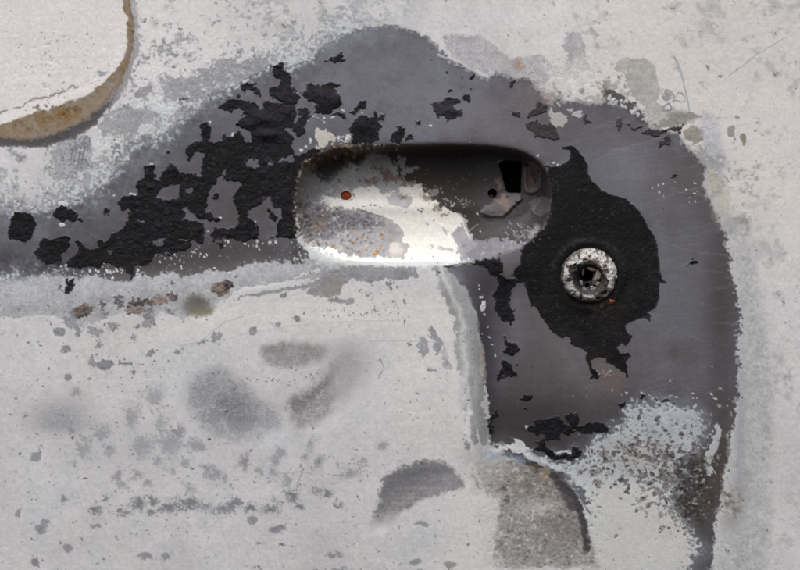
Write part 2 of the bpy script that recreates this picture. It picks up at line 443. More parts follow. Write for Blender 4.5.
# --- 5 upper right oxide
field(T(560, 50, [(210, 60), (260, 30), (340, 25), (380, 60), (405, 150), (390, 200), (420, 232), (500, 238), (575, 268), (545, 295), (460, 300), (400, 312), (350, 292), (330, 205), (290, 190), (262, 100), (230, 92)]), (162, 161, 158), .75, thr=1.5)
field(T(560, 50, [(20, -80), (90, -70), (110, 20), (115, 80), (60, 110), (20, 60)]), (168, 167, 172), .8, thr=1.5)
field(T(400, 50, [(170, -60), (330, -60), (440, 30), (560, 20), (640, 70), (700, 60), (720, 90), (620, 100), (560, 150), (600, 195), (545, 190), (520, 130), (450, 110), (370, 100), (280, 70), (200, 20)]), (170, 169, 173), .8, thr=1.5, keep=notD)
field(T(400, 50, [(560, 150), (600, 160), (650, 190), (600, 215), (560, 200)]), (150, 128, 120), .6, w=4)
field(T(400, 50, [(445, 40), (480, 30), (500, 70), (470, 90)]), (158, 134, 116), .6, w=5)
field(T(400, 50, [(580, 60), (780, 0), (800, 60), (790, 150), (700, 170), (620, 150)]), (214, 211, 208), .55, w=6, keep=notD)
field(T(560, 50, [(440, 255), (520, 250), (575, 270), (530, 290), (450, 300), (390, 310)]), (126, 124, 118), .7, thr=1.3)
field(T(560, 50, [(490, 330), (540, 305), (580, 320), (575, 360), (540, 385), (500, 360)]), (138, 132, 124), .8, thr=1.0)
field(T(560, 50, [(580, 250), (640, 260), (650, 380), (680, 460), (660, 540), (600, 460), (560, 330)]), (172, 174, 182), .6, thr=1.8, w=4)
field(T(560, 50, [(410, 160), (430, 155), (450, 175), (440, 205), (415, 195)]), (135, 136, 138), .7)
zz = notD * sm(X, 480, 540) * sm(-Y, -260, -200) * (Y < 262)
m = edge(.9 * N25 + .6 * N6b + .5 * N3 + 1.6 * near - 1.25, .7) * zz
put(m * .8, (152, 152, 152)); HT -= .2 * m
m = edge(.9 * N3 + .8 * N6 + 1.0 * near - 1.9, .6) * zz
put(m * .7, (124, 121, 119))
m = edge(.9 * N3b + .8 * N6b + .5 * near - 1.6, .6) * zz
put(m * .7, (218, 216, 213)); HT += .15 * m
for (x, y, rx, ry, w) in ((667, 95, 5, 4.5, 1.4), (679, 98, 6, 4.5, 1.2), (668, 107, 5, 4, 2.5)):
    s = [(x + rx * math.cos(t), y + ry * math.sin(t)) for t in np.linspace(0, 6.28, 14)]
    stroke(s, w, (128, 131, 137), .75, warp='A')
stroke(T(560, 50, [(455, 20), (475, 60), (495, 120), (508, 170), (516, 210), (520, 250)]), 1.1, (134, 146, 160), .8)
stroke(T(560, 50, [(460, 20), (482, 62), (502, 120)]), .8, (150, 158, 170), .6)
stroke(T(560, 50, [(680, 100), (710, 78), (745, 52), (800, 10), (900, -50)]), .9, (150, 152, 158), .8)
stroke(T(560, 50, [(712, 70), (716, 85)]), .8, (130, 130, 135), .8)
field(T(560, 50, [(125, 170), (160, 190), (200, 160), (180, 210), (140, 205)]), (180, 172, 165), .5)
field(T(560, 50, [(170, 120), (190, 130), (190, 165), (170, 160)]), (120, 108, 96), .5, w=4)
for (x, y, r) in ((710, 66, 2.6), (721, 75, 2.2), (738, 116, 2.4), (733, 132, 4.2), (737, 139, 1.4), (620, 77, 1.8), (608, 76, 1.2), (582, 92, 2), (561, 93, 2)):
    dab(x, y, r, r * rng.uniform(.8, 1.5), (138, 138, 142), .85)
dab(744, 140, 2.5, 6, (120, 112, 96), .8)
field(T(560, 50, [(600, 480), (635, 500), (650, 560), (640, 600), (600, 600), (590, 520)]), (158, 153, 140), .6, w=3)
dab(737, 226, 11, 8, (118, 116, 114), .75, soft=6, warp='B')
dab(722, 206, 9, 22, (170, 165, 152), .5, soft=8, warp='B')
field([(707, 160), (712, 190), (725, 210), (748, 225), (765, 300), (775, 400), (770, 600), (740, 780), (700, 780), (722, 510), (735, 430), (741, 340), (732, 265), (722, 215), (706, 190)], (176, 176, 179), .75, keep=notD, thr=2.5, w=9)
put(gauss(742, 440, 6, 90) * notD * .6, (150, 151, 156))
put(gauss(735, 505, 10, 18) * notD * np.clip(.4 + .6 * N3, 0, 1), (110, 104, 92))
HT += 0
# --- 6 bottom right oxide field
OX = T(560, 390, [(-60, 280), (0, 300), (60, 298), (110, 262), (165, 215), (200, 165), (255, 140), (285, 88), (340, 65), (400, 62), (470, 62), (530, 75), (568, 110), (580, 170), (560, 230), (540, 252), (500, 262),
                  (512, 310), (490, 350), (450, 400), (440, 440), (470, 480), (560, 640), (500, 760), (120, 780), (90, 640), (140, 480), (120, 430), (80, 400), (30, 360), (-40, 330)])
sdO = sdf(OX, 'B')
gapf = np.clip(sdO / 11.0, -3, .78 + .5 * sm(Y, 470, 500))
m = edge(gapf * 1.5 + .75 * N3 + .75 * N6 + .5 * N3b + .3 * N16b + .1, .8)
m = np.where(sdO < -26, 0, m)
put(np.clip(edge(sdO + 9 + 3 * N16, 16), 0, 1) * .5 * inD, (132, 142, 154), .7, 0)
put(m, (180, 184, 188), .8, 0, .9)
put(m * np.clip(.5 * N25 + .5 * N6 - .2, 0, 1) * .55, (146, 156, 168))
put(m * edge(.8 * N3b + .8 * N6b - 1.0, .6) * .6, (210, 212, 213))
put(m * edge(.9 * N3 + .7 * N16 - 1.2, .6) * .6, (134, 132, 132))
HT += 0.4 * m
put(m * sm(-Y, -470, -430) * np.clip(.4 + .5 * N16, 0, 1) * .5, (160, 164, 170))
dkb = m * edge(.9 * N3 + .8 * N6b + 1.4 * gauss(690, 470, 24, 40) + 1.1 * gauss(640, 462, 46, 26) + .8 * gauss(665, 495, 30, 26) - 1.6, .6)
put(dkb * .8, (74, 71, 73))
HT -= .35 * dkb
put(m * np.clip(.25 + .8 * N16, 0, 1) * sm(-Y, -470, -440) * .45, (168, 176, 186))
put(m * sm(Y, 470, 492) * (1 - .7 * dkb) * .85, (206, 206, 205))
put(m * (1 - dkb) * np.clip(gauss(645, 455, 40, 18) * 1.2 + .3 * N16, 0, 1) * .55 * sm(Y, 430, 445), (168, 163, 158))
pit = edge(.9 * N3 + .7 * N6b + 1.5 * gauss(642, 455, 48, 26) - 2.1, .5) * edge(sdO, 2)
put(pit * .75, (112, 108, 107)); HT -= .3 * pit
pit = edge(.9 * N3b + .7 * N6 + 1.2 * gauss(660, 430, 45, 22) - 2.0, .5) * edge(sdO, 2)
put(pit * .6, (128, 132, 138)); HT -= .2 * pit
for _ in range(240):
    x, y = rng.gauss(648, 32), rng.gauss(458, 22)
    r = rng.choice((.7, .9, 1.2, 1.6, 2.4))
    dab(x, y, r, r * rng.uniform(.7, 1), rng.choice(((96, 92, 92), (120, 116, 114), (62, 58, 60))), .8, soft=1)
for _ in range(34):
    dab(rng.uniform(640, 690), rng.uniform(470, 520), rng.uniform(1.4, 3), rng.uniform(1.2, 2.4), (134, 131, 130), .8, soft=1.5)
for x, y, r in ((605, 455, 4.5), (581, 473, 3), (594, 474, 4), (598, 484, 3.5), (565, 472, 3), (612, 473, 2), (630, 453, 4), (632, 446, 3), (668, 480, 5), (676, 467, 4), (628, 492, 2), (642, 500, 3), (651, 506, 3), (638, 511, 2)):
    dab(x, y, r, r * .85, (126, 122, 121), .8, soft=1.5)
    for _ in range(6):
        dab(x + rng.gauss(0, r * .6), y + rng.gauss(0, r * .5), .8, .7, (60, 56, 58), .85)
# lower edge of the steel near the seam: crack line and crumbled ground
gb = T(400, 390, [(350, 225), (420, 225), (470, 260), (540, 300), (600, 330), (700, 420), (740, 520), (800, 720), (330, 720), (300, 600), (290, 480), (330, 420), (300, 330), (300, 260)])
field(gb, (152, 149, 148), .95, thr=2.6, w=3, keep=sm(X + 7 * N16, 470, 506) * (1 - .6 * sm(Y, 540, 620)))
sgb = edge(sdf(gb, 'B'), 6) * sm(X + 7 * N16, 470, 506)
put(sgb * np.clip(gauss(560, 520, 26, 26), 0, 1) * .6, (112, 106, 102))
put(sgb * np.clip(gauss(540, 482, 42, 20, .3) * 1.1 + .25 * N16, 0, 1) * .75, (126, 119, 114))
put(sgb * np.clip(gauss(543, 508, 20, 9) + gauss(500, 470, 14, 14) * .5, 0, 1) * .7, (196, 193, 190))
put(sgb * edge(.9 * N3b + .7 * N6b - .9, .6) * .7, (94, 89, 88)); put(sgb * edge(.9 * N3 + .5 * N6 - 1.3, .5) * .9, (214, 212, 210))
HT -= .2 * sgb * N3b
put(sgb * np.clip(.6 * N3 + .5 * N6 - .25, 0, 1) * .8, (206, 204, 202))
put(sgb * np.clip(.6 * N3 + .5 * N6b - .5, 0, 1) * .8 * sm(X, 490, 520), (96, 92, 90))
stroke(T(400, 390, [(425, 258), (470, 272), (520, 300), (580, 325), (620, 360), (665, 410), (700, 440), (730, 520), (750, 640)]), 7, (58, 56, 60), .9, warp='B', h=-.6, s0=2.5)
stroke(T(400, 390, [(620, 350), (655, 390), (700, 470)]), 13, (66, 63, 66), .75, warp='B', s0=3.5)
stroke(T(400, 390, [(350, 255), (400, 235), (450, 238), (520, 262), (600, 295), (680, 335), (760, 380)]), 5, (190, 196, 200), .85, warp='B', s0=2.5)
stroke(T(400, 390, [(360, 260), (430, 272), (500, 290)]), 5, (134, 150, 164), .7, warp='B', s0=3)
dab(544, 473, 5, 6, (152, 140, 122), .8, soft=3)
dab(535, 465, 4, 4, (84, 74, 60), .4, soft=3)
for x, y, r in ((504, 487, 3.5), (507, 500, 3), (498, 500, 2), (512, 480, 2)):
    dab(x, y, r, r, (100, 96, 94), .8, soft=1.5, warp='B')
put(edge(sdf([(450, 492), (462, 487), (470, 470), (480, 490), (500, 500), (495, 540), (500, 780), (420, 780), (445, 520)], 'B'), 2) * .8, (212, 211, 209))
stroke([(470, 412), (466, 432), (470, 446), (474, 462), (468, 478), (467, 500), (470, 540), (470, 600)], 4.5, (211, 210, 209), .9, warp='A', h=.12, s0=2.5)
stroke([(476, 428), (480, 445), (474, 455)], 2.0, (205, 206, 207), .8, warp='B')
# far right flecks and rust
rustm = np.clip(gauss(712, 480, 13, 50, .18) * 1.1, 0, 1) * inD * np.clip(.45 + .6 * N6 + .4 * N3, 0, 1)
put(rustm * .7, (72, 54, 42), .85, 0, .9)
m = edge(sdf([(719, 424), (725, 428), (720, 444), (716, 456), (713, 466), (718, 474), (708, 476), (706, 466), (709, 452), (714, 440), (716, 430)], 'B') + 1.0 * N3, 1.2)
put(m, (176, 178, 182), .8, 0); HT += .4 * m
m = edge(N6 * .9 + N3 * .8 + 2.6 * gauss(690, 475, 16, 40, .1) - 2.2, .8) * inD
put(m * .85, (50, 48, 50), .7, 0, .9); HT += .4 * m
m = edge(N6 * .8 + N3 * .8 + .5 * N16 + 2.9 * gauss(694, 492, 22, 42, .1) - 1.9, .8)
put(m * .85, (58, 52, 48), .8, 0, .9); HT -= .2 * m
m = edge(N6b * .8 + N3 * .9 + 2.6 * gauss(690, 490, 22, 45) - 2.2, .8)
put(m * .75, (170, 170, 172), .8, 0); HT += .4 * m
m = edge(N6 * .8 + N3b * 1.0 + 2.6 * gauss(692, 495, 24, 45) - 2.3, .7)
put(m * .8, (52, 49, 50), .8, 0); HT -= .3 * m
for _ in range(30):
    dab(rng.gauss(716, 9), rng.gauss(455, 32), rng.uniform(.6, 1.6), rng.uniform(.5, 1.4), (168, 168, 172), .8)

# --- 7 the dented white lower left
def grain_spread(g, rgb, a, k=0.55):
    put(np.clip(g * (0.80 + .24 * N3 + .24 * FINE + .12 * N6), 0, 1) * a, rgb)
low = notD * sm(Y, 300, 330) * sm(-X, -480, -440)
def dent_shade(poly, rgb, al, so, dens=.86):  # shading of the dents put into the pigment, broken up by grey oxide speckle
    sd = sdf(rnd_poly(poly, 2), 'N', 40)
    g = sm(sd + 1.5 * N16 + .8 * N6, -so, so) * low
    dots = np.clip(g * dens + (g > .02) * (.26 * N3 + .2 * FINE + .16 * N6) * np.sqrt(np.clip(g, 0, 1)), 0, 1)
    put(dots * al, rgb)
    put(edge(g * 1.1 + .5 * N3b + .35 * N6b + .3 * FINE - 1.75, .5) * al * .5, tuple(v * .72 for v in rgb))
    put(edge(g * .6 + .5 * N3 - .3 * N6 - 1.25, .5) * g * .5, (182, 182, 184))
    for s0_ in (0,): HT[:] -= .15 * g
dent_shade([(188, 386), (200, 372), (222, 368), (240, 382), (262, 402), (284, 420), (270, 430), (246, 440), (222, 438), (202, 426), (188, 405)], (136, 136, 141), .95, 12)
dent_shade([(212, 398), (235, 396), (252, 412), (262, 424), (245, 430), (225, 420)], (108, 108, 113), .7, 9)
dent_shade([(261, 347), (272, 343), (305, 342), (320, 344), (330, 352), (318, 362), (292, 369), (272, 368), (262, 360)], (142, 139, 140), .95, 5)
dent_shade([(286, 404), (306, 392), (322, 378), (334, 360), (350, 350), (364, 362), (356, 384), (338, 404), (320, 422), (298, 428), (291, 416)], (138, 135, 138), .95, 8)
dent_shade([(288, 404), (308, 393), (324, 380), (336, 366), (340, 374), (322, 395), (302, 410), (292, 412)], (112, 109, 112), .75, 5)
dent_shade([(320, 345), (350, 340), (378, 350), (376, 375), (360, 398), (340, 410), (330, 380)], (180, 178, 183), .7, 10)
grain_spread(gauss(62, 415, 26, 16) * low, (140, 140, 146), .7)
grain_spread(gauss(60, 425, 30, 8) * low, (128, 129, 135), .5)
grain_spread(gauss(295, 415, 8, 20) * low, (140, 140, 145), .45)
grain_spread(gauss(150, 450, 90, 26) * low, (170, 171, 176), .35)
HT += -1.6 * gauss(230, 388, 46, 26, .75)
HT += -1.2 * gauss(330, 378, 44, 20, -.72)
HT += .6 * gauss(278, 388, 16, 20, -.9)
# dent at the bottom with a sharp lower crease
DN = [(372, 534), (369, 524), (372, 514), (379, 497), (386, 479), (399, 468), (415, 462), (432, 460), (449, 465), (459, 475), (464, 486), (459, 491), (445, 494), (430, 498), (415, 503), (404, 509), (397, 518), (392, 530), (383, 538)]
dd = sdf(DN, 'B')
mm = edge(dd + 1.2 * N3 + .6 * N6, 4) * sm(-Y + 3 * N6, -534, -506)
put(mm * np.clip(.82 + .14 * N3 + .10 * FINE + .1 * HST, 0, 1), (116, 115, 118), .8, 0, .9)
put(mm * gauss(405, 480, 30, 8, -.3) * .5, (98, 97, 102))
ds = sdf(rnd_poly(DN), '0')
HT += -1.3 * sm(ds, -3, 14) * sm(Y, 455, 480)
# spots: listed ones, then scattered ones
GR = (128, 128, 134)
L1 = [(80, 312, 11, 6, -.1), (70, 322, 9, 6, .5), (79, 330, 4, 5, 0), (59, 332, 5, 5, 0), (95, 331, 5, 5, .3), (104, 314, 5, 4, 0), (136, 328, 0, 0, 0), (113, 327, 7, 3, -.1), (137, 326, 3, 2, 0), (148, 321, 6, 6, 0), (148, 313, 4, 6, 0),
      (100, 343, 3, 3.5, 0), (65, 348, 3, 5, .3), (96, 362, 7, 3.5, .3), (106, 365, 6, 5.5, .4), (125, 363, 5, 2.5, .2), (67, 376, 3.5, 4, 0), (151, 353, 4.5, 3, -.5), (177, 351, 3, 2.5, 0), (134, 375, 3, 2.5, 0), (217, 338, 6.5, 5, -.2),
      (202, 342, 5, 2, -.2), (253, 329, 4, 4, 0), (277, 324, 3, 2.5, 0), (297, 319, 3.2, 2, 0), (284, 296, 3, 3, 0), (390, 283, 3.2, 2.6, 0), (391, 288, 1.5, 2, 0), (368, 296, 2, 2, 0), (362, 291, 1.4, 1.4, 0), (375, 310, 2.2, 1.6, 0), (344, 303, 0, 0, 0),
      (170, 312, 3, 2.5, 0), (410, 344, 2.2, 1.8, 0), (404, 321, 1.4, 1.4, 0), (406, 302, 2.2, 2, 0), (132, 336, 3, 1.8, 0), (134, 340, 1.5, 1.5, 0)]
for x, y, rx, ry, ro in L1:
    if rx:
        dab(x, y, rx, ry, rng.choice(((118, 118, 124), (130, 129, 133), (140, 140, 146))), .88, soft=1.2, rot=ro, warp='B', h=.15)
        if rx > 2.5: dab(x + rng.uniform(-.5, .5), y + .3, rx * .6, ry * .55, (150, 149, 151), .6, soft=1.5, rot=ro, warp='B')
        for _ in range(int(rx)):
            dab(x + rng.gauss(0, rx * .7), y + rng.gauss(0, ry * .7), .6, .6, (92, 90, 92), .7)
L2 = [(z_[0], z_[1], z_[2] * 1.1, z_[3] * 1.35, z_[4]) for z_ in [(154, 397, 10, 8, 0), (132, 416, 6, 8, 0), (161, 423, 6, 6, 0), (102, 432, 8, 6, 0), (83, 449, 6, 8, 0), (109, 450, 5, 6, 0), (142, 447, 10, 8, .4), (171, 443, 12, 9, -.4), (178, 432, 7, 4, -.6), (196, 446, 11, 5, .15), (208, 469, 6, 4, 0),
      (215, 475, 7, 4, -.2), (243, 459, 4, 6, .5), (245, 463, 3, 5, 0), (117, 477, 5, 4, 0), (138, 475, 5, 4, 0), (158, 461, 4, 3, 0), (173, 469, 3, 3, 0), (137, 505, 7, 4, -.1), (152, 502, 4, 4, 0), (168, 507, 8, 4, 0), (189, 505, 11, 5, 0),
      (207, 508, 5, 4, 0), (222, 510, 10, 4, 0), (234, 505, 7, 4, 0), (250, 508, 6, 3, 0), (270, 509, 10, 3.5, 0), (150, 513, 5, 3, 0), (122, 513, 8, 2, 0), (95, 512, 4, 3, 0), (292, 498, 5, 4, 0), (300, 507, 4, 2.5, -.2), (311, 444, 4, 5, 0),
      (275, 461, 5, 4, 0), (280, 453, 5, 4, 0), (318, 463, 5, 5, .5), (306, 457, 3, 3, 0), (274, 473, 4, 4, 0), (260, 471, 3.5, 3.5, 0), (287, 480, 3, 5, 0), (326, 493, 5, 4, 0), (384, 445, 5, 3.5, 0), (361, 462, 6, 3, 0), (352, 473, 8, 4, 0),
      (316, 490, 4, 4, 0), (338, 505, 3, 3, 0), (122, 486, 4, 3, 0), (148, 484, 5, 2.5, 0), (72, 433, 4, 2, 0), (73, 466, 3, 2.5, 0), (62, 498, 3, 2.5, 0), (104, 500, 6, 1.5, -.4), (185, 463, 4, 3, 0), (75, 392, 5, 3, 0), (225, 478, 3, 4, 0), (190, 490, 4, 3, 0)]]
for x, y, rx, ry, ro in L2:
    s = sl(x - rx, y - ry, x + rx, y + ry, 6)
    c, n = math.cos(ro), math.sin(ro)
    wx, wy = WB[0][s] - x, WB[1][s] - y
    u, v = (wx * c + wy * n) / rx, (-wx * n + wy * c) / ry
    g = np.exp(-(u * u + v * v) * .8)
    put(edge(g * 2.1 + .55 * N3[s] + .3 * N6[s] + .35 * FINE[s] - 1.2, 1.3) * (.62 if y < 492 else .95), (130, 130, 137) if y < 492 else (120, 120, 125), s=s)
cl = low * sm(Y, 400, 440)
m = edge(.9 * N6 + .55 * N3 + .5 * N16b + .25 * FINE - 1.45, .7) * cl
put(m * .5, (146, 146, 152)); HT -= .12 * m
m = edge(.8 * N6b + .9 * N3b + .5 * N16 + .25 * FINE - 2.05, .6) * low
put(m * .6, (134, 134, 140)); HT -= .12 * m
put(np.clip(.6 * N25 + .3 * N6, 0, 1) * low * .3, (182, 182, 189))
put(np.clip(.5 * N25 + .4 * N50, 0, 1) * notD * sm(Y, 300, 360) * sm(-X, -480, -440) * .25, (184, 190, 200))
for _ in range(900):
    x, y = rng.uniform(-140, 470), rng.uniform(300, 600)
    if x > 50 and y < 520 and rng.random() < (.55 if x > 330 or y < 350 else .25): continue
    if 200 < x < 440 and 300 < y < 440 and rng.random() < .75: continue
    r = rng.choice((.45, .5, .6, .7, .9, 1.3)) * rng.uniform(.8, 1.2)
    dab(x, y, r * rng.uniform(.8, 1.5), r, rng.choice(((120, 120, 124), (142, 142, 147), (92, 92, 96))), rng.uniform(.5, .9), soft=.9)
for _ in range(260):             # clusters of pin spots
    cx_, cy_ = rng.choice(((115, 365, 28, 14), (78, 450, 22, 26), (345, 470, 20, 12), (200, 500, 70, 9), (345, 318, 20, 4), (410, 410, 14, 22), (180, 380, 60, 25), (395, 300, 12, 14), (300, 470, 40, 22), (285, 375, 22, 6)))[:2], 0
    q = rng.choice(((115, 365, 28, 14), (78, 450, 22, 26), (345, 470, 20, 12), (200, 500, 70, 9), (345, 314, 18, 3), (410, 410, 14, 22), (180, 380, 60, 25), (395, 300, 12, 14), (300, 470, 40, 22), (285, 375, 22, 6)))
    dab(rng.gauss(q[0], q[2]), rng.gauss(q[1], q[3]), rng.uniform(.4, .9), rng.uniform(.4, .8), (100, 100, 104), .85, soft=.8)
for _ in range(14):              # pits outside the frame of white, larger and pale
    dab(rng.uniform(-100, 40), rng.uniform(330, 560), rng.uniform(2, 6), rng.uniform(2, 5), GR, .7, soft=1.5, warp='B')
for _ in range(26):
    dab(rng.uniform(-60, 470), rng.uniform(520, 600), rng.uniform(3, 9), rng.uniform(2, 5), (134, 134, 140), .75, soft=2, warp='B')
dab(86, 478, 1.7, 1.7, (150, 92, 70), .95)
dab(209, 439, 2, 1.8, (84, 80, 78), .95)
dab(226, 410, 2, 2, (84, 84, 90), .8)
stroke([(379, 359), (382, 363), (383.5, 369), (381, 374), (379, 378)], 1.0, (106, 106, 112), .8, warp='B')
stroke([(303, 470), (298, 482), (296, 496)], .9, (130, 130, 136), .7)
stroke([(280, 474), (298, 472), (312, 474)], .9, (150, 150, 156), .6)
stroke([(332, 475.5), (344, 476)], .8, (130, 130, 134), .8)
stroke([(180, 346), (200, 342), (212, 332), (226, 322), (243, 316)], .8, (170, 168, 168), .7)
stroke([(240, 335), (290, 326), (340, 322), (400, 320)], .7, (178, 178, 182), .6)
stroke([(368, 341), (405, 341), (440, 342)], .7, (172, 172, 176), .7)
# brown crusts along the upper edge of the white
for x, y, rx, ry, ro, c in ((83, 311, 9, 7, 0, (104, 92, 88)), (102, 304, 5, 4, 0, (96, 86, 84)), (119, 304, 5, 5, 0, (92, 90, 94)), (139, 301, 9, 3.5, -.2, (64, 60, 60)), (157, 301, 12, 4.5, -.05, (128, 112, 104)), (135, 309, 8, 4, 0, (126, 112, 106)),
                            (172, 296, 6, 2.5, .1, (82, 72, 72)), (222, 288, 9, 6.5, 0, (116, 100, 90)), (229, 284, 5, 3.5, .3, (56, 50, 52)), (69, 289, 3.5, 5, 0, (60, 58, 62)), (59, 289, 2.5, 3, 0, (80, 78, 82)), (172, 283, 2.5, 1.6, 0, (90, 88, 92)), (236, 276, 1.4, 2, .5, (90, 88, 92))):
    s = sl(x - max(rx, ry), y - max(rx, ry), x + max(rx, ry), y + max(rx, ry), 6)
    m = dab(x, y, rx, ry, c, .85, soft=1.5, rot=ro, warp='B')
    put(m * np.clip(.5 * N3[s] + .4 * N6b[s], 0, 1) * .7, (150, 142, 136), s=s)
    put(m * np.clip(.7 * N3[s] - .5 * N6[s] - .2, 0, 1) * .8, (48, 42, 42), s=s)
    HT[s] += m * (.3 + .5 * N3[s])
dab(198, 307, 15, 11, (112, 110, 102), .85, soft=7, warp='B')
dab(201, 310, 8, 6, (104, 98, 72), .6, soft=6, warp='B')
HT += -2.0 * gauss(200, 307, 12, 8)

# --- 8 steel details: scratches, specks, small chips
for _ in range(420):
    x, y = rng.uniform(560, 735), rng.uniform(110, 400)
    L = rng.uniform(5, 34); a = rng.gauss(-.16, .16)
    stroke([(x, y), (x + L * math.cos(a), y + L * math.sin(a))], rng.uniform(.4, .7), (138, 136, 142), rng.uniform(.08, .38))
for _ in range(110):
    x, y = rng.uniform(300, 560), rng.uniform(55, 145)
    L = rng.uniform(4, 20); a = rng.gauss(.1, .5)
    stroke([(x, y), (x + L * math.cos(a), y + L * math.sin(a))], rng.uniform(.4, .7), (134, 132, 140), rng.uniform(.05, .2))
for _ in range(120):
    x, y = rng.uniform(500, 640), rng.uniform(320, 440)
    L = rng.uniform(4, 24); a = rng.gauss(.25, .4)
    stroke([(x, y), (x + L * math.cos(a), y + L * math.sin(a))], rng.uniform(.4, .7), (124, 120, 122), rng.uniform(.05, .22))
for p, sa in zip((T(560, 170, [(340, 135), (430, 105), (500, 85), (590, 60)]), T(560, 50, [(150, 520), (250, 495), (330, 490)]), T(560, 50, [(200, 400), (320, 375), (420, 345)]), T(560, 170, [(390, 280), (480, 310), (560, 330), (680, 340)]),
          T(560, 170, [(540, 395), (620, 405), (690, 415)]), T(560, 290, [(400, 160), (435, 185)]), T(560, 50, [(140, 440), (230, 400), (300, 390)]), T(560, 290, [(520, 180), (580, 210)]), T(560, 50, [(215, 520), (240, 505), (330, 500)])), (.4, .3, .5, .3, .25, .35, .4, .3, .3)):
    stroke(p, .6, (158, 156, 162), sa)
WS = (206, 206, 210)
def specks(lst, rgb=WS):
    for x, y, r in lst:
        dab(x, y, r, r * rng.uniform(.8, 1.2), rgb, .95, soft=.7, h=.25)
specks([(133, 196, 2.8), (62, 204, 4.5), (59, 224, 2.5), (218, 218, 2.4), (151, 165, 1.9), (177, 101, 1.4), (210, 122, 1.2), (232, 134, 1.3), (254, 223, 1.2), (113, 196, 1.1), (195, 190, .8), (430, 125, 1.9), (300, 151, 1.8), (304, 147, 1.4), (309, 142, 1.6),
        (315, 147, 1.4), (317, 138, 1.3), (343, 110, 1.2), (333, 119, 1.3), (325, 117, 1.1), (339, 138, 2.2), (332, 137, 2), (347, 137, 2.2), (347, 141, 2.4), (363, 113, 1), (470, 140, .6), (481, 297, 2.1), (484, 308, 3.0), (484, 305, 2), (478, 290, 1.1),
        (486, 315, 1), (491, 337, 1.3), (494, 355, 1.1), (492, 346, .8), (482, 333, .8), (489, 325, .8), (668, 383, .9), (671, 381, .8), (477, 285, .8), (568, 430, 2.6)])
specks([(602 + rng.gauss(0, 5), 374 + rng.gauss(0, 2.5), rng.uniform(.5, 1)) for _ in range(10)])
stroke([(605, 378), (608, 373), (611, 371), (607, 375), (611, 376)], 1.3, WS, .95, h=.3)
stroke([(603, 371), (606, 375)], 1.2, WS, .95)
for (q, n_) in (((85, 268, 24, 5), 52), ((118, 272, 14, 2), 14), ((165, 256, 26, 7), 34), ((195, 252, 10, 4), 12), ((258, 243, 10, 3), 12), ((205, 248, 40, 10), 30), ((320, 118, 9, 5), 12), ((335, 139, 12, 3), 18), ((676, 190, 12, 6), 7), ((697, 192, 6, 8), 10), ((650, 395, 40, 3), 26), ((548, 165, 10, 6), 5)):
    specks([(rng.gauss(q[0], q[2]), rng.gauss(q[1], q[3]), rng.choice((.45, .6, .8, 1.2))) for _ in range(n_)])
for _ in range(140):
    x, y = rng.uniform(90, 300), rng.uniform(235, 272)
    dab(x, y, .5, .5, (150, 136, 120), .6)
# pale oxide tabs
def tab(poly, rgb=(176, 176, 178), a=.95, h=.35, thr=.8):
    m = edge(sdf(poly, 'A') + thr * N3, 1.0) * a
    put(m, rgb, .8, 0, .9); HT[:] += h * m
tab(T(400, 50, [(595, 240), (605, 225), (615, 245), (640, 240), (675, 265), (680, 285), (655, 305), (630, 310), (600, 290), (590, 265)]), (172, 172, 168))
tab(T(400, 50, [(690, 250), (715, 240), (735, 260), (715, 278), (695, 272)]))
tab(T(400, 50, [(672, 232), (690, 230), (690, 246), (676, 246)]))
tab(T(400, 50, [(636, 208), (648, 208), (648, 222), (638, 220)]))
tab(T(400, 50, [(340, 95), (360, 82), (380, 90), (375, 108), (355, 112)]))
tab(T(200, 50, [(462, 320), (475, 315), (490, 335), (510, 320), (520, 335), (545, 350), (540, 375), (510, 370), (490, 390), (470, 390), (465, 355)]), (196, 190, 182))
tab(T(200, 50, [(583, 340), (598, 335), (600, 362), (586, 365)]), (190, 188, 186))
tab(T(560, 50, [(185, 195), (230, 205), (240, 230), (215, 222), (190, 215)]))
tab(T(560, 50, [(245, 225), (275, 210), (285, 235), (265, 245)]))
tab(T(560, 50, [(288, 235), (300, 232), (302, 244), (290, 246)]))
tab(T(400, 50, [(160, 20), (185, 25), (200, 50), (240, 50), (260, 70), (240, 60), (200, 52), (185, 35), (165, 35)]))
tab(T(400, 390, [(656, 160), (680, 145), (692, 158), (680, 178), (665, 176)]), (158, 154, 152), thr=.2)
tab(T(400, 390, [(495, 145), (510, 140), (512, 152), (505, 165), (497, 160)]), (190, 190, 190))
tab(T(400, 390, [(425, 215), (450, 212), (450, 190), (460, 200), (490, 215), (510, 235), (540, 245), (500, 250), (470, 240), (440, 232)]), (192, 192, 194))
tab(T(400, 390, [(615, 245), (640, 240), (660, 250), (700, 250), (690, 262), (640, 258)]), (192, 194, 196), thr=1.2)
tab(T(400, 390, [(345, -20), (352, 40), (350, 120), (338, 120), (336, 0)]), (196, 196, 198), thr=1.4)
m = edge(sdf(T(560, 50, [(178, 162), (200, 155), (250, 186), (300, 220), (338, 258), (352, 296), (330, 300), (295, 262), (262, 240), (215, 215), (180, 196)]), 'A') + .8 * N3, 1.2)
put(m * .95, (80, 74, 76), .5, 0, .4)
specks([(606 + 44 * u_ + rng.gauss(0, 2.2), 99 + 22 * u_ ** 1.5 + rng.gauss(0, 1.8), rng.choice((.6, .9, 1.3, 1.8))) for u_ in [rng.random() for _ in range(34)]], (186, 187, 189))
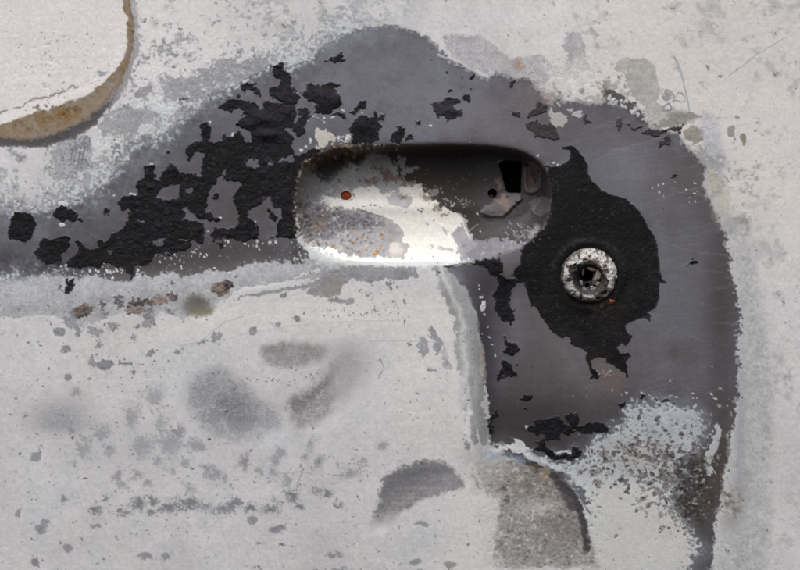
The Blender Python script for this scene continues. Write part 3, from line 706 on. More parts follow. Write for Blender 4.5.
# brownish lilac bare patch at the foot of the black tear
put(edge(sdf(T(560, 290, [(130, 290), (160, 270), (195, 290), (190, 325), (215, 335), (255, 310), (272, 345), (250, 360), (240, 420), (190, 400), (150, 350)]), 'A'), 3) * .75, (104, 92, 92), .5)
field(T(400, 50, [(450, 155), (500, 120), (545, 140), (560, 190), (535, 210), (525, 250), (470, 240), (440, 200)]), (112, 104, 106), .55, w=6)

# --- 9 black paint
ISL = [  # grey islands inside the black
 T(200, 50, [(192, 440), (210, 432), (235, 444), (243, 462), (232, 480), (212, 486), (195, 470), (186, 458)]),
 T(200, 50, [(272, 440), (290, 430), (302, 445), (300, 458), (276, 462)]),
 T(200, 50, [(310, 438), (335, 422), (355, 405), (372, 412), (378, 432), (372, 452), (340, 452), (318, 458)]),
 T(50, 170, [(425, 95), (440, 75), (480, 50), (510, 55), (515, 95), (500, 112), (470, 116), (430, 108)]),
 T(50, 170, [(545, 62), (570, 68), (578, 85), (560, 94), (545, 85)]),
 T(50, 170, [(512, 190), (532, 185), (533, 148), (555, 146), (572, 168), (598, 192), (640, 202), (664, 198), (664, 240), (640, 262), (615, 235), (600, 212), (560, 204), (545, 194)]),
 T(50, 170, [(342, 200), (372, 198), (380, 212), (362, 216), (345, 212)]),
 T(50, 170, [(408, 282), (440, 270), (462, 276), (448, 298), (425, 306), (408, 298)]),
 T(50, 170, [(500, 268), (520, 265), (550, 270), (545, 280), (510, 282)]),
 T(50, 170, [(226, 310), (262, 290), (268, 300), (245, 320), (235, 332), (225, 330)]),
 T(50, 170, [(525, -10), (560, -30), (612, -20), (610, 20), (570, 14), (540, 10)]),
 T(50, 170, [(615, 100), (625, 75), (650, 60), (657, 30), (682, 10), (690, -5), (705, -2), (700, 20), (690, 42), (720, 38), (762, 44), (766, 65), (740, 85), (735, 120), (746, 160), (756, 200), (746, 226), (720, 240), (698, 236), (650, 232), (640, 204), (612, 190), (618, 140)]),
 T(200, 170, [(188, 182), (205, 150), (240, 125), (262, 100), (290, 105), (300, 140), (328, 152), (325, 185), (308, 210), (304, 250), (300, 272), (235, 285), (222, 268), (215, 222), (195, 205)]),
]
BACKIN = [T(50, 170, [(570, 150), (600, 152), (620, 165), (650, 180), (682, 190), (676, 202), (640, 200), (608, 190)]),
          T(50, 170, [(652, 100), (668, 102), (672, 124), (660, 120)]), T(200, 170, [(262, 160), (278, 150), (285, 175), (302, 192), (292, 210), (272, 192)]),
          T(200, 170, [(85, 20), (118, 14), (112, 40), (90, 46)])]
MASS = T(200, 50, [(285, 82), (290, 60), (315, 55), (320, 80), (345, 95), (352, 130), (345, 152), (370, 165), (386, 190), (374, 215), (381, 250), (370, 272), (373, 292), (395, 290), (405, 270), (414, 262), (405, 235), (430, 230), (443, 250), (428, 275),
 (415, 300), (410, 325), (385, 332), (375, 305), (350, 293), (325, 298), (318, 320), (345, 330), (360, 350), (345, 370), (360, 393), (372, 415), (395, 428), (415, 420), (440, 400), (470, 400), (500, 500), (420, 700), (390, 740), (376, 745),
 (344, 740), (325, 725), (308, 740), (300, 745), (225, 748), (212, 735), (210, 748), (110, 750), (60, 745), (40, 720), (10, 712), (15, 740), (0, 760)]) + \
 T(50, 170, [(575, 272), (545, 272), (560, 288), (545, 310), (510, 320), (490, 335), (455, 325), (430, 315), (405, 325), (400, 350), (380, 370), (350, 365), (325, 370), (325, 385), (340, 410), (328, 422), (310, 412), (300, 390), (270, 386), (240, 362),
 (205, 366), (190, 388), (150, 385), (100, 382), (70, 370), (86, 350), (110, 335), (116, 322), (100, 290), (128, 318), (160, 330), (195, 312), (190, 286), (210, 290), (245, 262), (268, 246), (300, 225), (320, 195), (325, 152), (318, 140), (290, 145), (275, 130), (300, 110),
 (325, 110), (355, 90), (345, 60), (365, 40), (385, 40), (380, 0)]) + \
 T(50, 50, [(390, 540), (392, 510), (385, 485), (386, 466), (405, 464), (402, 482), (415, 510), (425, 540), (444, 520), (450, 500), (475, 485), (480, 460), (498, 470), (506, 486), (535, 500), (570, 500), (610, 500), (615, 450), (612, 415), (590, 400), (562, 410), (552, 436), (545, 400),
 (555, 386), (585, 380), (610, 365), (610, 340), (605, 300), (625, 298), (632, 330), (625, 366), (660, 370), (700, 356), (750, 342), (768, 358), (805, 368), (810, 322), (780, 312), (752, 302), (765, 280), (785, 265), (782, 240), (755, 226), (725, 245), (705, 236), (680, 226), (712, 200), (750, 206), (785, 205),
 (815, 215), (825, 240), (840, 245), (858, 226), (865, 200), (890, 210), (920, 220), (930, 210), (915, 190), (885, 172), (880, 156), (908, 150), (925, 140), (920, 100), (895, 100)])
SEP = [T(200, 50, [(160, 142), (185, 122), (215, 130), (225, 150), (245, 160), (235, 175), (205, 162), (180, 166)]),
 T(200, 50, [(405, 182), (430, 160), (443, 125), (480, 140), (540, 130), (568, 140), (545, 152), (550, 175), (572, 205), (555, 228), (527, 237), (520, 255), (495, 246), (460, 250), (453, 225), (460, 205), (430, 196)]),
 T(200, 50, [(526, 260), (575, 248), (590, 280), (560, 274)]), T(200, 50, [(587, 237), (615, 235), (640, 205), (662, 208), (666, 236), (636, 240), (620, 252)]),
 T(200, 50, [(598, 312), (620, 275), (650, 255), (680, 265), (700, 243), (710, 262), (745, 265), (740, 280), (720, 285), (726, 310), (710, 330), (722, 355), (680, 370), (600, 380), (610, 340)]),
 T(200, 50, [(498, 40), (560, 15), (577, 40), (540, 46)]), T(200, 50, [(780, 322), (810, 312), (820, 350), (800, 365), (765, 350)]), T(200, 50, [(145, 176), (160, 180), (156, 196), (144, 190)]),
 T(200, 50, [(88, 332), (98, 328), (104, 346), (92, 350)]), T(50, 50, [(342, 535), (358, 520), (358, 540)]), T(50, 50, [(465, 405), (486, 396), (482, 413)]), T(50, 170, [(665, 285), (690, 284), (688, 305), (674, 305)]),
 T(50, 170, [(10, 150), (40, 138), (75, 150), (108, 175), (116, 202), (85, 206), (60, 195), (10, 196)]), T(50, 170, [(-20, 272), (45, 260), (76, 280), (60, 310), (40, 335), (46, 352), (20, 372), (-20, 380), (-60, 340), (-50, 300)]),
 T(50, 170, [(-160, 180), (-90, 170), (-60, 230), (-100, 290), (-170, 270)]), T(50, 170, [(217, 155), (240, 155), (236, 170), (220, 172)]),
 T(50, 170, [(55, 440), (95, 432), (90, 470), (80, 492), (60, 488), (68, 460)]),
 T(400, 50, [(126, 222), (150, 212), (170, 200), (195, 190), (215, 200), (240, 198), (240, 212), (220, 225), (225, 248), (250, 252), (255, 272), (230, 280), (195, 285), (185, 265), (160, 258), (145, 240)]),
 T(400, 50, [(252, 190), (262, 178), (284, 185), (285, 215), (268, 212)]), T(400, 50, [(277, 125), (282, 98), (298, 88), (294, 110)]), T(400, 50, [(190, 172), (205, 160), (208, 168)]), T(400, 50, [(440, 248), (478, 248), (480, 272), (465, 270)]),
 T(400, 50, [(510, 262), (530, 235), (545, 198), (560, 212), (582, 215), (585, 240), (565, 260), (530, 264)]),
 T(400, 50, [(512, 290), (545, 278), (560, 295), (600, 290), (625, 310), (642, 350), (615, 365), (580, 355), (545, 345), (540, 320), (515, 320)]),
 T(400, 50, [(62, 288), (76, 288), (74, 302), (64, 302)]), T(400, 50, [(440, 125), (462, 115), (468, 122), (450, 135)]), T(400, 50, [(25, 345), (45, 338), (58, 360), (30, 366)]), T(400, 50, [(285, 150), (300, 148), (296, 156)]), T(400, 50, [(186, 83), (198, 84), (192, 88)]),
 T(400, 50, [(-20, 310), (8, 304), (4, 325), (-10, 335)]),
 T(560, 50, [(96, 250), (108, 268), (126, 284), (112, 290), (98, 275)]), T(560, 50, [(220, 292), (242, 268), (250, 290), (236, 322), (230, 305)]), T(560, 50, [(276, 292), (286, 295), (300, 312), (330, 308), (300, 322)]), T(560, 50, [(328, 335), (360, 315), (420, 318), (440, 305), (490, 300), (488, 322), (462, 325), (440, 316), (410, 332), (360, 345)]),
 T(560, 50, [(388, 390), (396, 365), (430, 345), (446, 362), (436, 382), (405, 376)]), T(560, 50, [(450, 508), (464, 498), (468, 512)]),
 T(560, 170, [(507, 382), (514, 370), (530, 362), (545, 368), (530, 382)]), T(560, 170, [(525, 352), (540, 350), (534, 360)]), T(560, 170, [(450, 24), (462, 16), (468, 28)]),
 # chain of tears under the recess
 T(400, 170, [(185, 385), (215, 372), (260, 362), (330, 350), (395, 346), (404, 372), (410, 395), (402, 410), (420, 428), (450, 432), (480, 452), (458, 470), (444, 480), (442, 500), (440, 560), (430, 575), (440, 620), (400, 600), (384, 560), (385, 540), (382, 490), (400, 445), (385, 420), (362, 418), (352, 392), (330, 378), (280, 372), (240, 374), (200, 398)]),
 T(400, 290, [(384, -5), (446, -5), (440, 40), (425, 70), (436, 82), (462, 84), (448, 130), (412, 125), (408, 90), (420, 75), (400, 40), (385, 30)]),
 T(400, 290, [(412, 182), (420, 180), (432, 208), (470, 218), (474, 248), (450, 258), (412, 246), (408, 235), (430, 225), (418, 200)]),
 T(400, 290, [(406, 280), (415, 272), (440, 290), (446, 320), (472, 348), (465, 356), (430, 350), (400, 372), (388, 368), (390, 342), (402, 340), (408, 310)]), T(400, 290, [(458, 295), (472, 292), (468, 304)]),
 T(400, 290, [(475, 440), (490, 428), (525, 424), (525, 442), (500, 452)]), T(400, 290, [(496, 475), (510, 472), (510, 488)]),
 T(400, 390, [(504, 150), (530, 145), (545, 125), (570, 118), (600, 105), (645, 108), (650, 135), (672, 138), (668, 108), (680, 96), (706, 100), (710, 125), (695, 142), (715, 142), (760, 135), (820, 140), (840, 160), (825, 176), (780, 168), (735, 165), (700, 160), (690, 175), (665, 178), (650, 165), (642, 200), (610, 210), (585, 205), (580, 175), (545, 178), (510, 168)]),
 T(400, 390, [(540, 200), (575, 195), (585, 230), (600, 235), (620, 248), (640, 255), (690, 262), (700, 228), (722, 225), (728, 250), (705, 275), (650, 285), (600, 275), (570, 258), (535, 245), (552, 225)]),
 T(400, 390, [(376, 78), (384, 76), (380, 100), (370, 120), (372, 165), (358, 175), (358, 120)]), T(400, 390, [(360, 130), (376, 140), (374, 170), (358, 176)]),
 T(560, 290, [(222, 455), (245, 448), (270, 440), (265, 460), (250, 470), (235, 465)]), T(560, 290, [(318, 425), (330, 420), (345, 432), (325, 434)]), T(560, 290, [(390, 430), (430, 432), (455, 448), (430, 446), (408, 440)]), T(560, 290, [(395, 455), (412, 452), (412, 468)]), T(560, 290, [(20, 505), (45, 490), (68, 500), (60, 530), (32, 530)]),
]
LOCKP = T(400, 170, [(600, -20), (572, 60), (600, 110), (604, 160), (585, 215), (540, 262), (500, 300), (482, 320), (486, 355), (482, 375), (462, 392), (452, 420), (480, 448), (500, 450), (510, 500), (530, 545)]) + \
 T(400, 290, [(540, 60), (556, 90), (580, 125), (600, 150), (625, 180), (650, 192), (672, 180), (682, 215), (720, 228), (742, 235)]) + \
 T(560, 290, [(96, 236), (108, 250), (102, 275), (118, 300), (125, 330), (120, 355), (132, 350), (150, 360), (156, 345), (150, 328), (128, 305), (125, 280), (150, 265), (190, 268), (188, 290), (210, 300), (240, 320), (262, 330), (268, 350), (275, 345), (268, 310), (262, 280), (285, 258), (270, 250), (240, 250), (228, 228), (248, 212), (262, 222),
 (280, 205), (288, 185), (268, 170), (262, 145), (272, 130), (310, 115), (340, 110), (362, 128), (365, 105), (350, 92), (370, 78), (392, 60), (398, 20)]) + \
 T(560, 170, [(398, 500), (396, 452), (430, 452), (410, 432), (402, 400), (400, 370), (392, 310), (375, 262), (350, 215), (328, 178), (300, 145), (262, 115), (215, 102), (170, 82), (135, 48), (108, 15)]) + \
 T(560, 50, [(110, 490), (112, 465), (95, 430), (75, 400), (55, 385), (40, 380), (12, 385), (14, 395), (38, 400), (42, 425), (30, 450), (0, 465)]) + T(400, 50, [(600, 468), (560, 462)])
print("paint...")
sdP = sdf(MASS, 'A')
sdP = sdP + 1.7
for p in ISL: sdP = np.minimum(sdP, -sdf(p, 'A') + .9)
for p in BACKIN: sdP = np.maximum(sdP, sdf(p, 'A'))
for p in SEP: sdP = np.maximum(sdP, sdf(p, 'A'))
WARP['C'] = (X + .8 * N6 + .6 * N3, Y + .8 * N6b + .6 * N16)
sdL = sdf(LOCKP, 'C')
sdP = sdP + (.8 * N3 + .6 * N3b) * (sdP > -8)
sdP = np.maximum(sdP, sdL + .25 * N3)
# loose crumbs near the flakes
cr = fbm(X, Y, 3.5, 2, 131)
sdP = np.maximum(sdP, np.where((sdP > -9) & (inD > .9), (cr - 2.05 + .05 * sdP) * 1.6, -99))


REC = rnd_poly([(296.5, 215), (297.5, 182), (306, 163), (322, 152), (350, 147), (400, 145), (450, 144), (495, 146), (520, 150), (538, 160), (549, 176), (552, 195), (549, 214), (540, 231), (526, 244), (505, 254), (470, 260), (420, 263), (370, 262.5), (334, 259.5), (315, 252), (303, 239)], 2)
sR = sdf(REC, '0', 60)
sRw = sdf(REC, 'N', 30)
gy, gx = np.gradient(sR, ay, ax)                               # points inwards
inR = edge(sRw + .5 * N3, 1.2)
up = np.clip(gy, 0, 1); dn = np.clip(-gy, 0, 1); lf = np.clip(gx, 0, 1); rt = np.clip(-gx, 0, 1)
wall = 9 * up ** 2 + 40 * dn ** 2 + 13 * lf ** 2 + 16 * rt ** 2
wall = np.clip(wall, 7, 40)
fl = 36 - 10 * sm(Y, 150, 250)
tq_ = np.clip(sR / wall, 0, 1)
prof = 1 - (1 - tq_) ** 2.3
prof = prof * (.75 + .25 * sm(tq_, 0, .4))
HT += np.where(sR > 0, -fl * prof, 0)
HT += np.where(sR > 0, 2.2 * gauss(400, 206, 90, 7) * sm(sR, 8, 20), 0)
HT += -1.1 * np.exp(-np.clip(-sR, 0, 40) / 3.0) * (sR <= 0) * 1.0 - 1.1 * (sR > 0)
HT += 1.1
sdP = np.where(sRw > -0.6, -5.0, sdP)                           # black paint stops at the rim
# keep paint off the boss and recess
mP = edge(sdP, 0.8)
put(mP, (24, 22, 25), 0.5, 0.0, 1.0)
put(mP * np.clip(edge(sdL, 8) , 0, 1) * .8, (19, 18, 20), 0.55, 0, .6)
put(mP * np.clip(.35 * N6 + .3 * N3 - .1, 0, 1) * (.7 - .5 * edge(sdL, 2)), (54, 52, 58))
put(mP * np.clip(.5 * N16 + .4 * N6b - .1, 0, 1) * .5, (46, 44, 48))
put(mP * edge(.9 * N3 + .5 * FINE - 1.6, .6) * .5, (72, 70, 74))
put(mP * gauss(300, 105, 50, 40) * .5, (48, 46, 50))
put(np.exp(-((sdP - .3) / .7) ** 2) * edge(N16 + .5 * N6 - .2, 1) * .4, (104, 101, 106))
put(mP * np.clip(gauss(600, 330, 40, 30) * (.4 + .5 * N16b), 0, 1) * .5, (50, 44, 40))
put(mP * edge(sdL, 3) * np.clip(.5 * N50 + .4 * N16b, 0, 1) * .45, (44, 42, 45))
put(mP * np.clip(sm(X, 500, 520) * sm(-Y, -150, -142) * (1 - edge(sdL, 3)), 0, 1) * .85, (70, 67, 70))
put(mP * sm(X, 595, 605) * sm(-Y, -130, -120) * .7, (84, 78, 80))
put(np.exp(-(sR / 1.6) ** 2) * sm(X, 536, 546) * (Y < 236) * .9, (34, 32, 34))
put(mP * gauss(440, 106, 30, 14) * .6, (66, 64, 70))
bl = np.clip(1 - edge(sdL, 2), 0, 1)
lump = fbm(X, Y, 9, 3, 141); lump2 = np.abs(fbm(X * .7, Y * 1.4, 14, 3, 151))
HT += mP * (0.30 + bl * (0.22 * np.clip(lump, -1, 2) + 0.2 * np.clip(1.2 - lump2 * 1.4, 0, 1) + .12 * N3) + .08 * N3 + .10 * N6)
HT += mP * 0.18 * np.exp(-np.clip(sdP, 0, 9) / 1.3) * bl        # curled edges
# blisters
for x, y, rx, ry, h in ((262, 118, 14, 6, 2.6), (268, 135, 11, 5, 2.2), (250, 124, 9, 5, 1.8), (286, 112, 7, 6, 1.6), (321, 95, 9, 6, 2.2), (335, 100, 7, 6, 2.4), (324, 106, 9, 6, 1.6), (283, 95, 6, 8, 1.2), (233, 122, 6, 4, 1.6), (362, 125, 8, 6, 1.2), (450, 110, 7, 4, 1)):
    HT += mP * h * gauss(x, y, rx, ry, rng.uniform(-.4, .4), 2.5)
for _ in range(140):
    x, y, r = rng.uniform(60, 300), rng.uniform(80, 265), rng.uniform(2.5, 7)
    s = sl(x - r * 2, y - r * 2, x + r * 2, y + r * 2, 2)
    HT[s] += mP[s] * bl[s] * rng.uniform(.2, .8) * np.exp(-(((X[s] - x) / r) ** 2 + ((Y[s] - y) / (r * .6)) ** 2))
for _ in range(260):             # dust specks on the black paint
    x, y = rng.uniform(520, 665), rng.uniform(160, 370)
    s = sl(x, y, x, y, 4)
    r = rng.uniform(.35, .6)
    m = edge(r - np.hypot(X[s] - x, Y[s] - y), .6) * mP[s]
    put(m * .6, rng.choice(((120, 118, 118), (118, 96, 80), (96, 94, 96))), s=s)
for _ in range(200):
    x, y = rng.uniform(56, 300), rng.uniform(80, 268)
    s = sl(x, y, x, y, 4)
    m = edge(rng.uniform(.3, .6) - np.hypot(X[s] - x, Y[s] - y), .6) * mP[s]
    put(m * .6, (120, 118, 124), s=s)
# brush marks in the lock paint
HT += mP * edge(sdL, 3) * (.03 * HST + .12 * N50)
put(mP * edge(sdL, 3) * np.clip(HST * .5 - .3, 0, 1) * .35, (46, 44, 46))
LX, LY = 589.0, 275.5
rl = np.hypot(X - LX, Y - LY)
HT += 1.2 * np.exp(-((rl - 33) / 4.5) ** 2) * mP
put(np.exp(-((rl - 36) / 3) ** 2) * np.clip(.3 + .6 * N3, 0, 1) * .35 * (Y < 270), (86, 80, 78))
put(np.clip(gauss(603, 307, 14, 6) * (.5 + .6 * N3), 0, 1) * .7, (98, 84, 66))
stroke([(610, 300), (614, 301)], 2.0, (190, 110, 78), .95)
dab(612, 303.5, .8, .8, (170, 90, 60), .9)
put(edge(3 - np.hypot(WB[0] - 573, WB[1] - 326), 1) * .8, (22, 20, 24), .2)
# dark brown line along the top rim of the recess
put(np.exp(-(np.abs(sR + .5) / 1.6) ** 2) * sm(-Y, -175, -160) * .8 * sm(X, 330, 360), (52, 46, 42))

print("recess...")
# interior pigments of the recess
G1 = edge(sRw, 1.0)
put(G1, (158, 158, 161), .75, 0, .9)
put(G1 * np.clip(.5 * N6 + .5 * N3, 0, 1) * .6, (120, 118, 120))
# white field
WF = T(290, 140, [(390, 470), (420, 478), (470, 470), (500, 385), (550, 362), (575, 375), (610, 355), (690, 352), (730, 400), (790, 405), (830, 380), (860, 420), (890, 470), (960, 520), (1010, 490), (940, 440), (880, 400), (880, 360), (960, 340), (1040, 340), (1100, 400), (1180, 470), (1260, 520), (1330, 560), (1390, 610),
   (1410, 700), (1440, 760), (1380, 800), (1410, 880), (1380, 960), (1340, 1010), (1200, 1000), (800, 990), (560, 985), (400, 970), (250, 900), (120, 850), (30, 800), (40, 700), (110, 760), (200, 830), (280, 870), (400, 905), (560, 925), (650, 940), (740, 925), (800, 938),
   (900, 935), (920, 900), (930, 830), (880, 790), (915, 740), (890, 680), (830, 640), (760, 625), (700, 590), (640, 570), (560, 550), (470, 545), (380, 535), (330, 520), (280, 490), (250, 470), (260, 420), (290, 440), (320, 450)], 8.0)
sdW = sdf(WF, 'B')
mW = edge(sdW + .8 * N3, 1.0) * G1
put(mW, (222, 220, 214), .85, 0, .45); HT += .5 * mW
put(mW * np.clip(.3 * N16 + .25 * N6, 0, 1) * .35, (206, 204, 200))
put(np.clip(gauss(318, 252, 26, 4, .3) + gauss(420, 262, 90, 4) + gauss(440, 255, 26, 8), 0, 1) * edge(-sRw + 4, 2) * edge(sRw + 4, 3) * .9 * (X < 475), (216, 217, 216), .85, 0, .4)
put(edge(sdf(T(200, 170, [(395, 260), (430, 300), (520, 345), (620, 360), (800, 385), (1040, 388), (1060, 350), (1000, 345), (800, 352), (620, 345), (520, 330), (440, 280)]), 'B'), 2) * .85, (230, 232, 233), .85, 0, .4)
put(edge(sdf(T(200, 170, [(380, 190), (400, 200), (410, 260), (470, 320), (540, 360), (560, 385), (480, 380), (420, 330), (390, 280)]), 'B') + 1.5 * N3, 3) * .75, (200, 204, 206), .85, 0, .6)
# crumbly dark band below the white tongue
cb = edge(sdf(T(290, 200, [(340, 75), (420, 95), (520, 105), (620, 130), (700, 155), (740, 185), (680, 200), (600, 215), (500, 225), (400, 230), (330, 280), (250, 320), (180, 330), (130, 290), (110, 200), (130, 100), (200, 40), (280, 40)], 8.0), 'B'), 4) * G1
put(cb * .75, (112, 111, 116), .8, 0, 1)
put(cb * np.clip(.8 * N3 + .2, 0, 1) * .7, (72, 70, 74))
put(cb * edge(N3 - .9, .5) * .9, (214, 214, 214))
HT += cb * .35 * N3
pk = edge(sdf(T(290, 140, [(20, 400), (60, 280), (110, 180), (160, 130), (200, 140), (150, 220), (120, 320), (110, 500), (90, 800), (50, 800), (20, 600)], 8.0), 'B'), 4)
put(pk * G1 * np.clip(.6 + .4 * N3, 0, 1) * .7, (140, 130, 126))
put(pk * G1 * edge(N3 + .3 * N6 - .8, .6) * .8, (196, 188, 184))
put(edge(5.5 - np.hypot(WB[0] - 317, WB[1] - 223), 5) * .6, (152, 126, 106))
for x, y, r in ((333, 245, 2), (341, 245, 1.5), (354, 241, 1.3), (361, 236, 1.8), (365, 248, 2.2), (372, 253, 3), (376, 251.5, 2.4), (380, 234, 2), (379, 245, 1.6), (382.5, 250, 1.5), (358, 254, 1.4), (382, 238, 1.2), (375, 240, 1), (389, 241, 1.4), (389, 233, 1), (353, 229, 1.5), (328, 243, 1)):
    dab(x, y, r, r, (176, 138, 88), .85, soft=1.2, warp='B')
    dab(x + .4, y + .5, r * .5, r * .4, (140, 92, 40), .8, soft=.9, warp='B')
dab(395, 249, 7, 7, (214, 206, 198), .85, soft=2, warp='B')
# grey islets in the white
for p in (T(380, 140, [(80, 440), (150, 400), (170, 440), (180, 480), (262, 518), (230, 528), (130, 520), (80, 500), (60, 470)], 8.), T(380, 200, [(355, 180), (375, 170), (402, 188), (380, 205)], 8.), T(380, 200, [(505, 205), (530, 205), (548, 250), (540, 275), (515, 240)], 8.),
          T(380, 200, [(450, 385), (560, 380), (590, 395), (580, 420), (470, 410)], 8.), T(380, 200, [(395, 360), (420, 358), (425, 380), (400, 382)], 8.)):
    put(edge(sdf(p, 'B'), 1.2) * G1 * .8, (164, 164, 168))
for x, y in ((369, 204.5), (374, 204.5), (379, 205), (363, 205.5), (421, 212), (422, 210), (418, 211), (405, 214), (434, 221), (440, 262), (434, 256), (412, 259)):
    dab(x, y, 1.1, .7, (96, 92, 92), .85)
li = G1 * (1 - mW) * sm(-X, -400, -360)
put(li * edge(.9 * N3 + .6 * N6 - .75, .6) * .65, (92, 89, 90))
put(li * edge(.9 * N3b + .6 * N6b - .85, .6) * .65, (188, 186, 185))
put(li * np.clip(.6 * N6 + .5 * N16b - .4, 0, 1) * .5, (122, 108, 98))
HT += li * .22 * (N3 + N3b)
rim = np.exp(-((sR - 4) / 5.5) ** 2) * sm(-X, -345, -310) * (Y < 246)
put(rim * np.clip(.55 + .5 * N3, 0, 1) * .75, (138, 129, 125))
put(rim * edge(N3b + .4 * N6 - .5, .6) * .8, (196, 188, 184))
put(rim * edge(N3 + .5 * N6b - .8, .5) * .8, (66, 58, 56))
HT += rim * .5 * N3
halo = edge(sdW + 5 + 2.5 * N6 + 1.5 * N3, 3) * (1 - mW) * G1 * (X > 385)
put(halo * .75, (176, 173, 171))
# soot: brown black upper right and along the top
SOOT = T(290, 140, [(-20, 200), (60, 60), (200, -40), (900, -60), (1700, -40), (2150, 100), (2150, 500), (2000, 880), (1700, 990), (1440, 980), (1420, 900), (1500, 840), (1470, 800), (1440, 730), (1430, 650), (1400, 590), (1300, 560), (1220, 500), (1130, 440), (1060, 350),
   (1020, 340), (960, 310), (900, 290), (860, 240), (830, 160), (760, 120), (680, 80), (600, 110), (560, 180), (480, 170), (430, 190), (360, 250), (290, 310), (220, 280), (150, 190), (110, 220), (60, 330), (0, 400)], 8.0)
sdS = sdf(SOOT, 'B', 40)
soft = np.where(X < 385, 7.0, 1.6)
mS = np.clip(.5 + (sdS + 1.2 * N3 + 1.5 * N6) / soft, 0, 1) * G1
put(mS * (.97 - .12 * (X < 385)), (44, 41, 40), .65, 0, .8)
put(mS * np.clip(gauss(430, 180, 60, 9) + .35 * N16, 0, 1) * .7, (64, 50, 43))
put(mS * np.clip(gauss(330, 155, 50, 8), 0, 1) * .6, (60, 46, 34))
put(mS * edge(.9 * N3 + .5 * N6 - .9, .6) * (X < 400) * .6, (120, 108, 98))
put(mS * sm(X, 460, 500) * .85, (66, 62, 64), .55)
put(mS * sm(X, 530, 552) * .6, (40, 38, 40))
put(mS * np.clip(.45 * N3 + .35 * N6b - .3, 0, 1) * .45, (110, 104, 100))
HT += mS * .12 * N3
# grey remnants in the soot
for p, c in ((T(380, 140, [(-40, 110), (60, 95), (85, 130), (80, 190), (30, 210), (-30, 240), (-60, 200)], 8.), (150, 149, 150)), (T(380, 140, [(120, 160), (150, 100), (200, 105), (190, 140), (215, 195), (250, 200), (270, 170), (300, 180), (300, 230), (240, 240), (215, 285), (170, 270), (185, 230), (150, 185)], 8.), (156, 155, 156)),
             (T(380, 140, [(400, 400), (440, 355), (480, 375), (470, 410), (410, 430)], 8.), (140, 138, 138)), (T(380, 140, [(-60, 260), (40, 215), (100, 230), (90, 260), (20, 280)], 8.), (134, 126, 122)),
             (T(290, 140, [(540, 240), (640, 180), (650, 220), (600, 250), (700, 240), (720, 280), (560, 270)], 8.), (170, 168, 168)), (T(290, 140, [(470, 190), (520, 185), (520, 250), (480, 300), (460, 240)], 8.), (176, 175, 175))):
    m = edge(sdf(p, 'B') + .5 * N3, 1.2) * G1
    put(m * .9, c, .8, 0, .8); HT += .3 * m
for p in (T(290, 140, [(650, 200), (730, 195), (735, 220), (660, 222)], 8.), T(290, 140, [(730, 250), (780, 210), (800, 240), (790, 320), (740, 310)], 8.), T(290, 140, [(560, 300), (640, 275), (720, 290), (700, 320), (580, 325)], 8.), T(380, 140, [(-20, 270), (120, 265), (230, 300), (300, 330), (260, 345), (60, 310)], 8.),
          T(380, 140, [(330, 420), (420, 430), (430, 465), (340, 460)], 8.), T(380, 140, [(440, 510), (520, 520), (520, 550), (450, 545)], 8.), T(380, 200, [(490, 100), (570, 105), (560, 130), (500, 125)], 8.), T(380, 140, [(165, 450), (200, 440), (205, 465), (175, 472)], 8.)):
    put(edge(sdf(p, 'B') + 1.0 * N3, 2) * G1 * .7, (112, 92, 84))
def inspk(n, q, rgb, r0=.4, r1=.9):
    for _ in range(n):
        x, y = rng.gauss(q[0], q[2]), rng.gauss(q[1], q[3])
        dab(x, y, rng.uniform(r0, r1) * 1.3, rng.uniform(r0, r1), rgb, .8, soft=.8, h=.2)
inspk(46, (452, 201, 14, 3), (190, 186, 182)); inspk(30, (430, 192, 10, 5), (170, 158, 150)); inspk(30, (330, 200, 8, 7), (214, 213, 212), .6, 1.3); inspk(24, (470, 180, 34, 14), (120, 112, 108)); inspk(20, (355, 146, 26, 1.6), (190, 184, 176), .6, 1.4)
inspk(30, (526, 232, 9, 5), (150, 148, 148)); inspk(16, (400, 192, 20, 10), (150, 130, 118))
# lilac frost on the lower right rim
LIL = T(470, 200, [(-140, 240), (-60, 200), (-40, 260), (0, 290), (20, 330), (60, 310), (120, 340), (150, 300), (220, 280), (250, 320), (290, 310), (330, 340), (400, 335), (440, 320), (440, 340), (400, 380), (400, 400), (330, 420), (240, 440), (190, 460), (130, 475), (60, 478), (-10, 470), (-60, 470), (-100, 400)], 8.0)
m = edge(sdf(LIL, 'B') + 2.0 * N3 + 1.5 * N6, 1.2) * edge(sRw + 4, 2)
put(m * .8, (138, 137, 147), .8, 0, .6); HT += .3 * m
put(m * np.clip(.6 * N3b + .5 * N6b - .2, 0, 1) * .7, (112, 109, 114)); put(m * edge(N3 + .5 * N16 - 1.0, .7) * .5, (172, 172, 180))
tabm = edge(sdf(T(400, 170, [(400, 340), (430, 325), (480, 320), (484, 365), (458, 385), (450, 420), (425, 425), (404, 400), (408, 375)]), 'A'), 1)
put(tabm * .8 * (1 - mP), (104, 98, 102), .6)
m = edge(sdf(T(470, 200, [(400, 330), (470, 270), (520, 210), (555, 205), (545, 240), (470, 310), (410, 350)], 8.), 'B') + 1.3 * N3, 2)
put(m * G1 * .7, (158, 156, 160))
put(edge(sdf(T(470, 200, [(330, 320), (440, 210), (530, 200), (540, 230), (450, 300), (380, 340)], 8.), 'B') , 5) * G1 * .45 * np.clip(.6 + .6 * N3, 0, 1), (134, 130, 130))
stroke(T(470, 200, [(395, 180), (410, 205), (425, 212)], 8.), .9, (170, 168, 168), .8)
stroke(T(470, 200, [(0, 250), (30, 215), (70, 185)], 8.), .8, (150, 148, 150), .8)
dab(479, 211, 1.2, 1.1, (220, 220, 220), .95); dab(482.5, 231.5, .9, .9, (200, 200, 200), .9)
